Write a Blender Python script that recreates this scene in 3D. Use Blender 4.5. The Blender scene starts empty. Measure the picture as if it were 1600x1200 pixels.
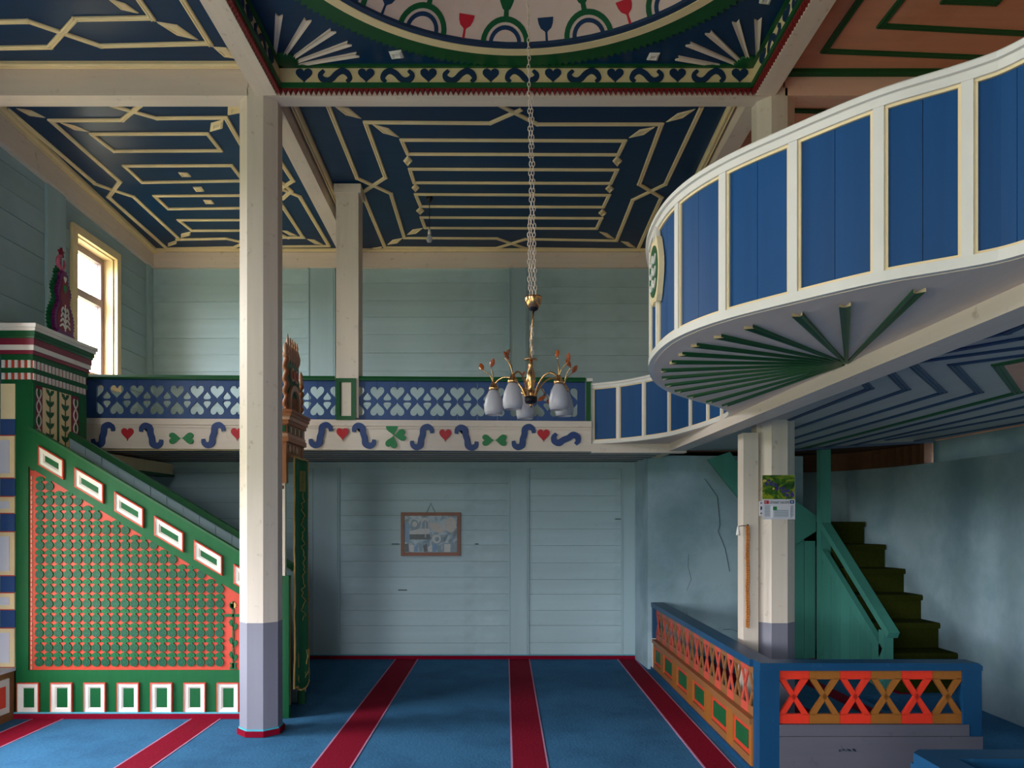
import bpy, math, random
from mathutils import Vector, Matrix
random.seed(7)
scene = bpy.context.scene
COL = scene.collection
PI = math.pi

# ------------------------------------------------------------------ camera, sky, exposure
F = 1200.0; H = 1.55; CX, CY = 789.0, 810.0        # focal length in pixels, eye height, vanishing point
cam_d = bpy.data.cameras.new('camera'); cam = bpy.data.objects.new('camera', cam_d); COL.objects.link(cam)
cam.location = (0, 0, H); cam.rotation_euler = (PI/2, 0, 0)
cam_d.sensor_width = 36; cam_d.lens = F*36/1600
cam_d.shift_x = (800-CX)/1600; cam_d.shift_y = (CY-600)/1600
cam_d.clip_start = .05; cam_d.clip_end = 200
scene.camera = cam
w = bpy.data.worlds.new('overcast_sky'); scene.world = w; w.use_nodes = True
nt = w.node_tree; bg = nt.nodes['Background']
tc = nt.nodes.new('ShaderNodeTexCoord'); sp = nt.nodes.new('ShaderNodeSeparateXYZ'); rp = nt.nodes.new('ShaderNodeValToRGB')
nt.links.new(tc.outputs['Generated'], sp.inputs[0]); nt.links.new(sp.outputs['Z'], rp.inputs[0]); nt.links.new(rp.outputs[0], bg.inputs[0])
rp.color_ramp.elements[0].position = 0.0; rp.color_ramp.elements[0].color = (.20, .21, .14, 1)     # meadow below the horizon
rp.color_ramp.elements[1].position = .06; rp.color_ramp.elements[1].color = (.96, .97, 1.0, 1)     # overcast sky
bg.inputs[1].default_value = 12.0
scene.view_settings.view_transform = 'Standard'; scene.view_settings.look = 'None'
scene.view_settings.exposure = 1.38; scene.view_settings.gamma = 1.0; scene.view_settings.use_curve_mapping = False

# ------------------------------------------------------------------ pixel helpers: a point of the place from its place in the photograph
def V(px, py, Y): return Vector(((px-CX)/F*Y, Y, H-(py-CY)/F*Y))
def PZ(px, py, z):
    Y = (z-H)*F/(CY-py); return Vector(((px-CX)/F*Y, Y, z))
def PXp(px, py, X):
    Y = X*F/(px-CX); return Vector((X, Y, H-(py-CY)/F*Y))
C0, C1 = 4.72, .0761                                  # the back ceilings fall slightly towards the back wall
def zc(Y): return C0-C1*(Y-5.6)
def PC(px, py):
    k = (CY-py)/F; Y = (C0+C1*5.6-H)/(k+C1); return Vector(((px-CX)/F*Y, Y, zc(Y)))

# ------------------------------------------------------------------ materials
def lin(c): return tuple(((v/255)/12.92 if v/255 <= .04045 else ((v/255+.055)/1.055)**2.4) for v in c)
def M(name, rgb, rough=.55, var=.10, grain=None, scale=6.0, bump=.15, rnd=.10, metal=0.0, wear=None, mottle=None, spec=.4):
    m = bpy.data.materials.new(name); m.use_nodes = True; t = m.node_tree; N = t.nodes; L = t.links
    b = N['Principled BSDF']; c = lin(rgb)
    b.inputs['Roughness'].default_value = rough; b.inputs['Metallic'].default_value = metal
    b.inputs['Specular IOR Level'].default_value = spec
    co = N.new('ShaderNodeTexCoord'); mp = N.new('ShaderNodeMapping'); L.new(co.outputs['Object'], mp.inputs[0])
    s = [scale]*3
    if grain: s = [scale*4]*3; s['xyz'.index(grain)] = scale*.25
    mp.inputs['Scale'].default_value = s
    oi = N.new('ShaderNodeObjectInfo'); 
    cmb = N.new('ShaderNodeVectorMath'); cmb.operation = 'MULTIPLY_ADD'
    L.new(oi.outputs['Random'], cmb.inputs[0]); cmb.inputs[1].default_value = (17, 31, 23); L.new(mp.outputs[0], cmb.inputs[2])
    n = N.new('ShaderNodeTexNoise'); n.inputs['Scale'].default_value = 1; n.inputs['Detail'].default_value = 5; L.new(cmb.outputs[0], n.inputs['Vector'])
    hsv = N.new('ShaderNodeHueSaturation'); hsv.inputs['Color'].default_value = (*c, 1)
    m1 = N.new('ShaderNodeMath'); m1.operation = 'MULTIPLY_ADD'; L.new(n.outputs[0], m1.inputs[0]); m1.inputs[1].default_value = var*3; m1.inputs[2].default_value = 1-var*1.5-rnd*.5
    m2 = N.new('ShaderNodeMath'); m2.operation = 'MULTIPLY_ADD'; L.new(oi.outputs['Random'], m2.inputs[0]); m2.inputs[1].default_value = rnd; L.new(m1.outputs[0], m2.inputs[2])
    L.new(m2.outputs[0], hsv.inputs['Value']); out = hsv.outputs[0]
    def blend(out, col, sc, lo, hi, amt, stretch=None):
        n2 = N.new('ShaderNodeTexNoise'); n2.inputs['Scale'].default_value = sc; n2.inputs['Detail'].default_value = 6; n2.inputs['Roughness'].default_value = .62
        if stretch:
            mq = N.new('ShaderNodeMapping'); mq.inputs['Scale'].default_value = stretch; L.new(co.outputs['Object'], mq.inputs[0]); L.new(mq.outputs[0], n2.inputs['Vector'])
        else: L.new(co.outputs['Object'], n2.inputs['Vector'])
        r = N.new('ShaderNodeMapRange'); L.new(n2.outputs[0], r.inputs[0]); r.inputs[1].default_value = lo; r.inputs[2].default_value = hi; r.inputs[4].default_value = amt
        mx = N.new('ShaderNodeMix'); mx.data_type = 'RGBA'; L.new(r.outputs[0], mx.inputs[0]); L.new(out, mx.inputs[6]); mx.inputs[7].default_value = (*lin(col), 1)
        return mx.outputs[2]
    if wear: out = blend(out, wear, 14, .62, .72, .55)
    if mottle:
        for (col, sc, lo, hi, amt) in mottle: out = blend(out, col, sc, lo, hi, amt)
    L.new(out, b.inputs['Base Color'])
    if bump:
        bp = N.new('ShaderNodeBump'); bp.inputs['Strength'].default_value = bump; bp.inputs['Distance'].default_value = .004
        L.new(n.outputs[0], bp.inputs['Height']); L.new(bp.outputs[0], b.inputs['Normal'])
    return m
mt = {}
mt['column']  = M('column_paint', (219,206,192), .5, .07, 'z', 5, .2, .04, wear=(160,140,120))
mt['grey']    = M('grey_dado_paint', (128,128,142), .5, .06, 'z', 5, .15, .04)
mt['beam_x']  = M('beam_paint_along', (226,209,196), .55, .08, 'x', 5, .2, .06, wear=(160,130,108))
mt['beam_y']  = M('beam_paint_deep', (226,209,196), .55, .08, 'y', 5, .2, .06, wear=(160,130,108))
mt['cream']   = M('cream_paint', (238,214,168), .5, .07, None, 9, .15, .08)
mt['white']   = M('white_paint', (226,220,212), .45, .05, None, 9, .12, .05)
mt['frieze']  = M('frieze_white_paint', (222,208,196), .5, .06, 'x', 5, .15, .04, wear=(180,155,135))
mt['navy']    = M('navy_gloss_paint', (12,52,88), .38, .14, 'x', 4, .25, .10, spec=.28)
mt['navy_y']  = M('navy_gloss_paint_deep', (22,52,92), .32, .12, 'y', 4, .25, .10, spec=.5)
mt['motif']   = M('motif_blue_paint', (40,66,122), .5, .08, None, 20, .1, .06)
mt['darkmot'] = M('dark_motif_paint', (20,50,86), .5, .08, None, 20, .1, .06)
mt['railblue']= M('rail_blue_paint', (40,74,128), .5, .10, 'z', 7, .2, .12)
mt['balblue'] = M('balcony_blue_paint', (4,70,124), .5, .13, 'z', 6, .22, .14, spec=.25, wear=(10,60,98))
mt['green']   = M('green_paint', (5,86,44), .5, .10, 'z', 8, .2, .06, spec=.25)
mt['dkgreen'] = M('dark_green_paint', (16,84,44), .45, .10, None, 14, .15, .06)
mt['leaf']    = M('leaf_green_paint', (30,128,72), .5, .10, None, 20, .1, .05)
mt['carved']  = M('carved_green_paint', (7,90,50), .55, .14, None, 60, .4, .10, spec=.25)
mt['incise']  = M('incised_dark_paint', (4,32,52), .5, .1, None, 30, 0, .1)
mt['orange']  = M('orange_red_paint', (190,60,38), .5, .10, None, 18, .1, .05)
mt['tooth']   = M('dark_red_teeth', (128,28,32), .5, .1, None, 20, .1, .05)
mt['red']     = M('red_paint', (190,30,44), .5, .10, None, 20, .1, .05)
mt['maroon']  = M('maroon_paint', (128,20,52), .45, .10, None, 20, .1, .05)
mt['ltgreen'] = M('pale_green_paint', (150,190,168), .5, .06, 'z', 8, .1, .05)
mt['wall']    = M('blue_plank_paint', (172,198,206), .5, .09, 'x', 3, .25, .07, mottle=[((140,166,172), 1.6, .48, .70, .55), ((96,110,108), 18, .70, .78, .5)])
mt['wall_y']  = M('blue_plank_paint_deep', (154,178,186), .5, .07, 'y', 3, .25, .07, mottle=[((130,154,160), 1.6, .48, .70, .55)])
mt['post']    = M('blue_post_paint', (164,190,198), .5, .07, 'z', 3, .2, .04)
mt['plaster'] = M('blue_plaster', (168,194,206), .85, .06, None, 2.2, .5, 0, mottle=[((128,160,174), 1.3, .40, .62, .85), ((150,180,176), 2.7, .55, .72, .6), ((186,178,166), 5, .70, .76, .7)])
mt['gap']     = M('dark_gap', (84,104,108), .9, .05, None, 5, 0, 0)
mt['brownwood']= M('old_brown_wood', (92,58,38), .7, .2, 'x', 5, .3, .1)
mt['peach']   = M('peach_paint', (224,160,130), .5, .08, 'x', 4, .2, .06, mottle=[((204,136,104), 2, .52, .70, .5)])
mt['peachbm'] = M('peach_beam_paint', (238,196,174), .5, .08, 'x', 4, .2, .06, wear=(190,130,100))
mt['pinkpl']  = M('dome_paint', (214,188,178), .7, .05, None, 4, .2, 0, mottle=[((196,164,152), 3, .5, .7, .6)])
mt['soffit']  = M('soffit_grey_paint', (230,212,198), .55, .07, 'y', 4, .2, .03)
mt['underg']  = M('under_gallery_paint', (188,184,180), .55, .07, 'y', 4, .2, .03)
mt['batblue'] = M('batten_blue_paint', (30,62,104), .45, .08, None, 14, .1, .05)
mt['teal']    = M('teal_paint', (72,144,130), .5, .10, 'z', 5, .25, .10)
mt['ochre']   = M('ochre_paint', (148,90,30), .5, .10, 'z', 8, .2, .08)
mt['ochre_y'] = M('ochre_paint_deep', (136,88,48), .5, .10, 'y', 6, .2, .06)
mt['verm']    = M('vermilion_paint', (222,52,28), .48, .08, 'z', 8, .15, .08)
mt['fenceblue']= M('fence_blue_paint', (12,66,104), .42, .10, None, 8, .2, .04, wear=(40,88,122))
mt['carpet']  = M('blue_carpet', (54,104,142), .95, .22, None, 55, .9, 0, spec=.1, mottle=[((34,74,108), 2.2, .45, .7, .6)])
mt['stripe']  = M('maroon_carpet', (122,8,36), .95, .18, None, 55, .8, 0, spec=.1)
mt['pink']    = M('pink_carpet_edge', (176,130,160), .95, .15, None, 60, .5, 0, spec=.1)
mt['cyan']    = M('cyan_line', (72,168,190), .6, .05, None, 20, 0, 0)
mt['olive']   = M('olive_carpet', (48,54,16), .97, .25, None, 50, .9, 0, spec=.05)
mt['wood']    = M('carved_brown_wood', (158,98,62), .45, .16, 'z', 9, .3, .08)
mt['ltwood']  = M('pale_carved_wood', (196,152,122), .45, .14, None, 14, .3, .08)
mt['brass']   = M('brass', (206,160,110), .22, .05, None, 10, 0, 0, metal=1.0)
mt['black']   = M('black_enamel', (22,20,30), .4, .05, None, 10, 0, 0)
mt['chain']   = M('pale_chain', (214,196,184), .45, .06, None, 40, 0, .05)
mt['amber']   = M('amber_crystal', (150,72,30), .12, .1, None, 30, 0, .2, spec=.8)
mt['frost']   = M('frosted_glass', (218,216,226), .35, .05, None, 30, 0, 0)
mt['frost'].node_tree.nodes['Principled BSDF'].inputs['Transmission Weight'].default_value = .55
mt['banner']  = M('banner_green_cloth', (8,104,60), .75, .10, None, 30, .3, 0)
mt['gold']    = M('gold_thread', (190,156,88), .5, .15, None, 60, .2, .05)
mt['purple']  = M('purple_paint', (104,22,92), .35, .1, None, 20, .1, .05)
mt['sash']    = M('window_sash', (146,128,134), .5, .06, None, 10, .1, .05)
mt['frame']   = M('picture_frame_wood', (134,78,54), .45, .12, None, 16, .2, .05)
mt['paper']   = M('paper', (214,212,222), .7, .02, None, 10, 0, 0)
mt['ink']     = M('ink', (50,66,76), .7, .02, None, 10, 0, 0)
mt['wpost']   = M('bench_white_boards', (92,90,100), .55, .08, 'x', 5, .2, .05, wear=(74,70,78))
mt['bead']    = M('bead_wood', (196,124,60), .35, .1, None, 30, 0, .2)
mt['crack']   = M('crack_shadow', (70,80,82), .9, .05, None, 10, 0, 0)
def glass_mat():
    m = bpy.data.materials.new('window_glass'); m.use_nodes = True; t = m.node_tree; N = t.nodes; N.clear()
    o = N.new('ShaderNodeOutputMaterial'); mx = N.new('ShaderNodeMixShader'); tr = N.new('ShaderNodeBsdfTransparent'); gl = N.new('ShaderNodeBsdfGlossy')
    fr = N.new('ShaderNodeLayerWeight'); fr.inputs['Blend'].default_value = .12; gl.inputs['Roughness'].default_value = .02
    mn = N.new('ShaderNodeMath'); mn.operation = 'MULTIPLY'; mn.inputs[1].default_value = .35; t.links.new(fr.outputs['Facing'], mn.inputs[0]); t.links.new(mn.outputs[0], mx.inputs[0]); t.links.new(tr.outputs[0], mx.inputs[1]); t.links.new(gl.outputs[0], mx.inputs[2]); t.links.new(mx.outputs[0], o.inputs[0])
    return m
mt['glass'] = glass_mat()
def print_mat(name, stops, scale, dist=1.5):
    m = M(name, (128,128,128), .35, 0, None, 5, 0, 0); t = m.node_tree; N = t.nodes
    co = N.new('ShaderNodeTexCoord'); n = N.new('ShaderNodeTexNoise'); n.inputs['Scale'].default_value = scale; n.inputs['Detail'].default_value = 5; n.inputs['Distortion'].default_value = dist
    r = N.new('ShaderNodeValToRGB'); el = r.color_ramp.elements
    while len(el) < len(stops): el.new(.5)
    for e, (p, c) in zip(el, stops): e.position = p; e.color = (*lin(c), 1)
    t.links.new(co.outputs['Object'], n.inputs['Vector']); t.links.new(n.outputs[0], r.inputs[0]); t.links.new(r.outputs[0], N['Principled BSDF'].inputs['Base Color'])
    return m
mt['collage'] = print_mat('collage_print', [(.3,(66,92,110)), (.45,(110,140,160)), (.55,(150,172,186)), (.7,(176,184,190))], 9)
mt['irisbg']  = print_mat('calendar_meadow_print', [(.32,(24,60,24)), (.48,(60,104,24)), (.60,(150,156,24)), (.72,(90,120,40))], 14)

# ------------------------------------------------------------------ mesh helpers
class MB:
    def __init__(s): s.v = []; s.f = []; s.m = []
    def add(s, vs, fs, mi=0):
        o = len(s.v); s.v += [tuple(x) for x in vs]; s.f += [tuple(i+o for i in f) for f in fs]; s.m += [mi]*len(fs); return s
    def box(s, x0, x1, y0, y1, z0, z1, mi=0):
        return s.add([(x0,y0,z0),(x1,y0,z0),(x1,y1,z0),(x0,y1,z0),(x0,y0,z1),(x1,y0,z1),(x1,y1,z1),(x0,y1,z1)],
              [(0,3,2,1),(4,5,6,7),(0,1,5,4),(1,2,6,5),(2,3,7,6),(3,0,4,7)], mi)
    def prism(s, pts, o, ux, uy, n, t, mi=0):
        o, ux, uy, n = Vector(o), Vector(ux), Vector(uy), Vector(n); k = len(pts)
        a = [o+ux*p[0]+uy*p[1] for p in pts]; b = [p+n*t for p in a]
        return s.add(a+b, [tuple(range(k))[::-1], tuple(range(k, 2*k))]+[(i, (i+1)%k, k+(i+1)%k, k+i) for i in range(k)], mi)
    def sweep(s, path, prof, mi=0, closed=False, up=Vector((0,0,1)), caps=True):
        # prof (u sideways to the right of travel, v along up)
        n = len(path); P = [Vector(p) for p in path]; k = len(prof); vs = []
        for i, p in enumerate(P):
            a = P[i-1] if (i or closed) else p; c = P[(i+1)%n] if (i < n-1 or closed) else p
            d1 = (p-a); d2 = (c-p)
            d = (d1.normalized() if d1.length else Vector())+(d2.normalized() if d2.length else Vector())
            d.normalize(); r = d.cross(up); r.normalize(); u2 = r.cross(d)
            cs = 1.0
            if d1.length and d2.length: cs = max(.5, math.cos(d1.angle(d2)/2))
            vs += [p+r*(q[0]/cs)+u2*q[1] for q in prof]
        fs = []
        for i in range(n if closed else n-1):
            j = (i+1)%n
            for q in range(k): fs.append((i*k+q, i*k+(q+1)%k, j*k+(q+1)%k, j*k+q))
        if caps and not closed: fs += [tuple(range(k))[::-1], tuple((n-1)*k+q for q in range(k))]
        return s.add(vs, fs, mi)
    def tube(s, path, r, seg=8, mi=0, closed=False):
        rr = r if isinstance(r, (list, tuple)) else [r]*len(path); P = [Vector(p) for p in path]; n = len(P); vs = []; ref = None
        for i, p in enumerate(P):
            a = P[i-1] if (i or closed) else p; c = P[(i+1)%n] if (i < n-1 or closed) else p
            d = (c-a).normalized()
            if ref is None: ref = d.orthogonal().normalized()
            ref = (ref-d*ref.dot(d)); ref = ref.normalized() if ref.length > 1e-6 else d.orthogonal().normalized()
            b = d.cross(ref)
            vs += [p+(ref*math.cos(2*PI*q/seg)+b*math.sin(2*PI*q/seg))*rr[i] for q in range(seg)]
        fs = []
        for i in range(n if closed else n-1):
            j = (i+1)%n
            for q in range(seg): fs.append((i*seg+q, i*seg+(q+1)%seg, j*seg+(q+1)%seg, j*seg+q))
        if not closed: fs += [tuple(range(seg))[::-1], tuple((n-1)*seg+q for q in range(seg))]
        return s.add(vs, fs, mi)
    def lathe(s, prof, c, seg=24, mi=0, tilt=None):
        c = Vector(c); vs = []
        for (r, z) in prof:
            for q in range(seg):
                p = Vector((max(r, 1e-4)*math.cos(2*PI*q/seg), max(r, 1e-4)*math.sin(2*PI*q/seg), z))
                if tilt: p = tilt @ p
                vs.append(c+p)
        n = len(prof)
        fs = [(i*seg+q, i*seg+(q+1)%seg, (i+1)*seg+(q+1)%seg, (i+1)*seg+q) for i in range(n-1) for q in range(seg)]
        fs += [tuple(range(seg))[::-1], tuple((n-1)*seg+q for q in range(seg))]
        return s.add(vs, fs, mi)
    def mesh(s, name, mats, smooth=False):
        me = bpy.data.meshes.new(name); me.from_pydata(s.v, [], s.f)
        for m in mats: me.materials.append(m)
        for p, mi in zip(me.polygons, s.m): p.material_index = mi; p.use_smooth = smooth
        import bmesh as _b
        bm = _b.new(); bm.from_mesh(me); _b.ops.recalc_face_normals(bm, faces=bm.faces); bm.to_mesh(me); bm.free()
        return me
WL = {}
def wl(o): return WL.get(o.name, Vector((0,0,0)))
def link(name, data, parent=None, at=(0,0,0)):
    o = bpy.data.objects.new(name, data); COL.objects.link(o); at = Vector(at)
    if parent is not None: o.parent = parent; o.location = at-wl(parent)
    else: o.location = at
    WL[o.name] = at
    return o
def ob(name, mb, mats, parent=None, at=None, smooth=False):
    """mesh in world coordinates; its origin goes to the parent's origin (or AT)"""
    if not isinstance(mats, (list, tuple)): mats = [mats]
    if at is None:
        xs = [Vector(v) for v in mb.v]; lo = Vector((min(v.x for v in xs), min(v.y for v in xs), min(v.z for v in xs))); hi = Vector((max(v.x for v in xs), max(v.y for v in xs), max(v.z for v in xs)))
        at = Vector(((lo.x+hi.x)/2, (lo.y+hi.y)/2, lo.z))
    at = Vector(at); mb.v = [(x-at.x, y-at.y, z-at.z) for (x, y, z) in mb.v]
    return link(name, mb.mesh(name, mats, smooth), parent, at)
def thing(name, loc, label, cat, group=None, kind=None):
    o = link(name, None, None, loc); return tag(o, label, cat, group, kind)
def tag(o, label=None, cat=None, group=None, kind=None):
    if label: o['label'] = label
    if cat: o['category'] = cat
    if group: o['group'] = group
    if kind: o['kind'] = kind
    return o
def bx(name, x0, x1, y0, y1, z0, z1, mat, parent=None): return ob(name, MB().box(x0,x1,y0,y1,z0,z1), mat, parent)
def struct(o, label, cat=None): return tag(o, label, cat, kind='structure')
def smooth_path(pts, n=8, closed=False):
    P = [Vector(p) for p in pts]; out = []; m = len(P)
    for i in range(m if closed else m-1):
        a, b, c, d = (P[(i+k) % m] if closed else P[min(max(i+k, 0), m-1)] for k in (-1, 0, 1, 2))
        for q in range(n):
            t = q/n; out.append(.5*((2*b)+(c-a)*t+(2*a-5*b+4*c-d)*t*t+(3*b-a-3*c+d)*t**3))
    if not closed: out.append(P[-1])
    return out
def stroke(pts, w0, n=6, taper=.55):
    """flat outline of a brush stroke along 2D points"""
    c = smooth_path([Vector((p[0], p[1], 0)) for p in pts], n); L = []; R = []; m = len(c)
    for i, p in enumerate(c):
        d = (c[min(i+1, m-1)]-c[max(i-1, 0)]).normalized(); t = i/(m-1); e = min(t, 1-t)*5; ww = w0*(taper+(1-taper)*min(1, e))/2
        nrm = Vector((-d.y, d.x, 0)); L.append(p+nrm*ww); R.append(p-nrm*ww)
    return [(p.x, p.y) for p in L+R[::-1]]
def heart(w, h, n=22, dx=0, dy=0, rot=0, stem=0):
    out = []
    for i in range(n):
        t = 2*PI*i/n; x = 16*math.sin(t)**3/16*w/2; y = (13*math.cos(t)-5*math.cos(2*t)-2*math.cos(3*t)-math.cos(4*t)+17)/29*h
        if abs(i-n/2) < .1: y -= stem
        c, s = math.cos(rot), math.sin(rot); out.append((dx+x*c-y*s, dy+x*s+y*c))
    return out
S_INT = [(1,.38),(.92,.80),(.55,1.0),(.14,.80),(.08,.25),(-.08,-.25),(-.14,-.80),(-.55,-1),(-.92,-.80),(-1,-.38)]
S_TIL = [(-.75,-1),(-.97,-.4),(-.78,.5),(-.45,.8),(-.1,.35),(.2,-.45),(.5,-.8),(.85,-.5),(.97,.2),(.72,.9)]
def scaled(pts, sx, sy): return [(p[0]*sx, p[1]*sy) for p in pts]
def cut_mesh(name, outline, holes, t, mats):
    """board in the XZ plane with real holes"""
    cu = bpy.data.curves.new('tmp', 'CURVE'); cu.dimensions = '2D'; cu.fill_mode = 'BOTH'; cu.extrude = t/2
    for poly in [outline]+holes:
        sp_ = cu.splines.new('POLY'); sp_.points.add(len(poly)-1); sp_.use_cyclic_u = True
        for q, p in zip(sp_.points, poly): q.co = (p[0], p[1], 0, 1)
    o = bpy.data.objects.new('tmp', cu); COL.objects.link(o); bpy.context.view_layer.update()
    me = bpy.data.meshes.new_from_object(o.evaluated_get(bpy.context.evaluated_depsgraph_get()))
    bpy.data.objects.remove(o); bpy.data.curves.remove(cu)
    me.name = name; me.transform(Matrix.Rotation(PI/2, 4, 'X')); me.materials.clear()
    for m in mats: me.materials.append(m)
    for p in me.polygons: p.use_smooth = False
    return me
def text_mesh(txt, size):
    cu = bpy.data.curves.new('tmp', 'FONT'); cu.body = txt; cu.size = size; cu.align_x = 'CENTER'; cu.extrude = .0003
    o = bpy.data.objects.new('tmp', cu); COL.objects.link(o); bpy.context.view_layer.update()
    me = bpy.data.meshes.new_from_object(o.evaluated_get(bpy.context.evaluated_depsgraph_get()))
    bpy.data.objects.remove(o); bpy.data.curves.remove(cu); me.transform(Matrix.Rotation(PI/2, 4, 'X')); return me
BAT = [(-.5,0),(-.5,-.6),(-.34,-1),(-.12,-1),(0,-.6),(.12,-1),(.34,-1),(.5,-.6),(.5,0)]
def batten(pts, wd, parent, mat, h=.015, name='batten'):
    for a, b in zip(pts[:-1], pts[1:]):
        a, b = Vector(a), Vector(b); d = (b-a).normalized()*wd*.35
        ob(name, MB().sweep([a-d, b+d], [(u*wd, v*h) for u, v in BAT]), mat, parent)
def lozenge(pts, parent, mat, h=.03):
    h *= .45
    c = sum((Vector(p) for p in pts), Vector())/len(pts); k = len(pts)
    a = [Vector(p) for p in pts]; b = [c+(p-c)*.9-Vector((0,0,h*.6)) for p in a]; d = [c+(p-c)*.55-Vector((0,0,h)) for p in a]; e = [c+(p-c)*.42-Vector((0,0,h*.5)) for p in a]
    m = MB(); vs = a+b+d+e; fs = [(r*k+i, r*k+(i+1)%k, (r+1)*k+(i+1)%k, (r+1)*k+i) for r in range(3) for i in range(k)]+[tuple(range(3*k, 4*k)), tuple(range(k))]
    ob('lozenge', m.add(vs, fs), mat, parent)
# ================================================================== THE ROOM
XL, XR, YF, YB = -3.91, 3.85, -2.6, 8.49
# ---- floor with carpet
floor = struct(bx('floor', XL-.3, XR+.5, YF-.2, 9.0, -.08, 0, mt['carpet']), 'blue carpet covering the whole floor', 'carpet')
for (x0, x1) in ((-3.64,-3.42), (-2.416,-2.205), (-1.196,-.965), (.050,.262), (1.245,1.425)):
    bx('carpet_stripe', x0, x1, YF, YB-.03, 0, .004, mt['stripe'], floor)
    for e in (x0-.012, x1): bx('stripe_edge', e, e+.012, YF, YB-.03, 0, .0035, mt['pink'], floor)
def skirting(name, x0, x1, y0, y1, label):
    r = thing(name, ((x0+x1)/2, (y0+y1)/2, 0), label, 'carpet edge', kind='structure')
    bx('turned_up_carpet', x0, x1, y0, y1, .001, .042, mt['stripe'], r); bx('top_line', x0, x1, y0, y1, .042, .052, mt['cyan'], r)
skirting('baseboard_back', XL, 1.43, YB-.046, YB-.032, 'maroon carpet edge turned up along the foot of the plank wall')

# ---- plank walls
def cells(a0, a1, z0, z1, holes):
    A = sorted({a0, a1, *[v for h in holes for v in h[:2]]}); Z = sorted({z0, z1, *[v for h in holes for v in h[2:]]})
    for i in range(len(A)-1):
        for j in range(len(Z)-1):
            ca, cz = (A[i]+A[i+1])/2, (Z[j]+Z[j+1])/2
            if not any(h[0] < ca < h[1] and h[2] < cz < h[3] for h in holes): yield A[i], A[i+1], Z[j], Z[j+1]
wb = struct(bx('wall_back', XL-.2, XR+.4, YB+.025, YB+.2, 0, 5.1, mt['gap']), 'pale blue painted plank wall at the far end', 'wall')
def rows(z0, z1, step):
    z = z0; out = []
    while z < z1-.02:
        h = step*random.uniform(.9, 1.12); e = min(z+h, z1)
        if z1-e < step*.4: e = z1
        out.append((z, e)); z = e
    return out
def plank_bay(x0, x1, z0, z1, step):
    for (a, b) in rows(z0, z1, step):
        d = random.uniform(0, .004); g = .0012
        m = MB().box(x0, x1, YB+d, YB+.03, a+g, b-g)
        ob('plank', m, mt['wall'], wb)
def post_back(x0, x1, z0, z1):
    o = ob('post', MB().box(x0, x1, YB-.022, YB+.03, z0, z1), mt['post'], wb)
    for x in (x0-.018, x1-.004, x1+.016): bx('moulding', x, x+.016, YB-.03, YB+.02, z0, z1, mt['post'], wb)
for (x0, x1) in ((XL, -2.116), (-1.854, .057), (.233, 1.30)): plank_bay(x0, x1, 0, 2.20, .178)
for (x0, x1) in ((XL, -2.158), (-1.904, .057), (.22, XR)): plank_bay(x0, x1, 2.2, 4.36, .2)
post_back(-2.116, -1.854, 0, 2.1); post_back(.057, .233, 0, 2.1); post_back(1.30, 1.43, 0, 2.1)
post_back(-2.158, -1.904, 2.2, 4.36); post_back(.057, .22, 2.2, 4.36)
bx('ledger', XL, 1.43, YB-.03, YB+.02, 2.10, 2.17, mt['post'], wb)
for i, (px, py, l) in enumerate(((612,850,12), (622,922,14), (961,811,22), (742,850,6))):      # old splits in the boards
    p = V(px, py, YB); bx('split_gap', p.x, p.x+l/141, YB-.001, YB+.006, p.z-.006, p.z+.006, mt['gap'], wb)

WIN = [(6.98, 7.69, 2.90, 4.14), (4.75, 5.45, 2.90, 4.14), (.6, 1.3, 2.90, 4.14), (4.25, 5.50, .60, 2.1), (2.1, 3.35, .60, 2.1), (-.7, .55, .60, 2.1)]
m = MB()
for (a0, a1, z0, z1) in cells(YF-.2, YB+.2, 0, 5.1, WIN): m.box(XL-.24, XL-.025, a0, a1, z0, z1)
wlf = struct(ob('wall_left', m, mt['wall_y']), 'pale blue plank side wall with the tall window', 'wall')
for (z0, z1) in rows(0, .60, .19)+rows(.60, 2.1, .2)+rows(2.1, 2.9, .2)+rows(2.9, 4.14, .205)+rows(4.14, 4.7, .2):
    cuts = [h for h in WIN if h[2] < (z0+z1)/2 < h[3]]
    for (a0, a1, b0, b1) in cells(YF, YB, z0, z1, [(h[0], h[1], z0-1, z1+1) for h in cuts]):
        if b0 < z0-.01 or b1 > z1+.01: continue
        d = random.uniform(0, .006)
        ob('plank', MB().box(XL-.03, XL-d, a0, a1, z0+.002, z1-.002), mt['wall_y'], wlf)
bx('post', XL-.01, XL+.022, 6.53, 6.80, 2.2, 4.4, mt['post'], wlf)
bx('post', XL-.01, XL+.022, 8.38, YB, 2.2, 4.4, mt['post'], wlf)
portals = []
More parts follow.
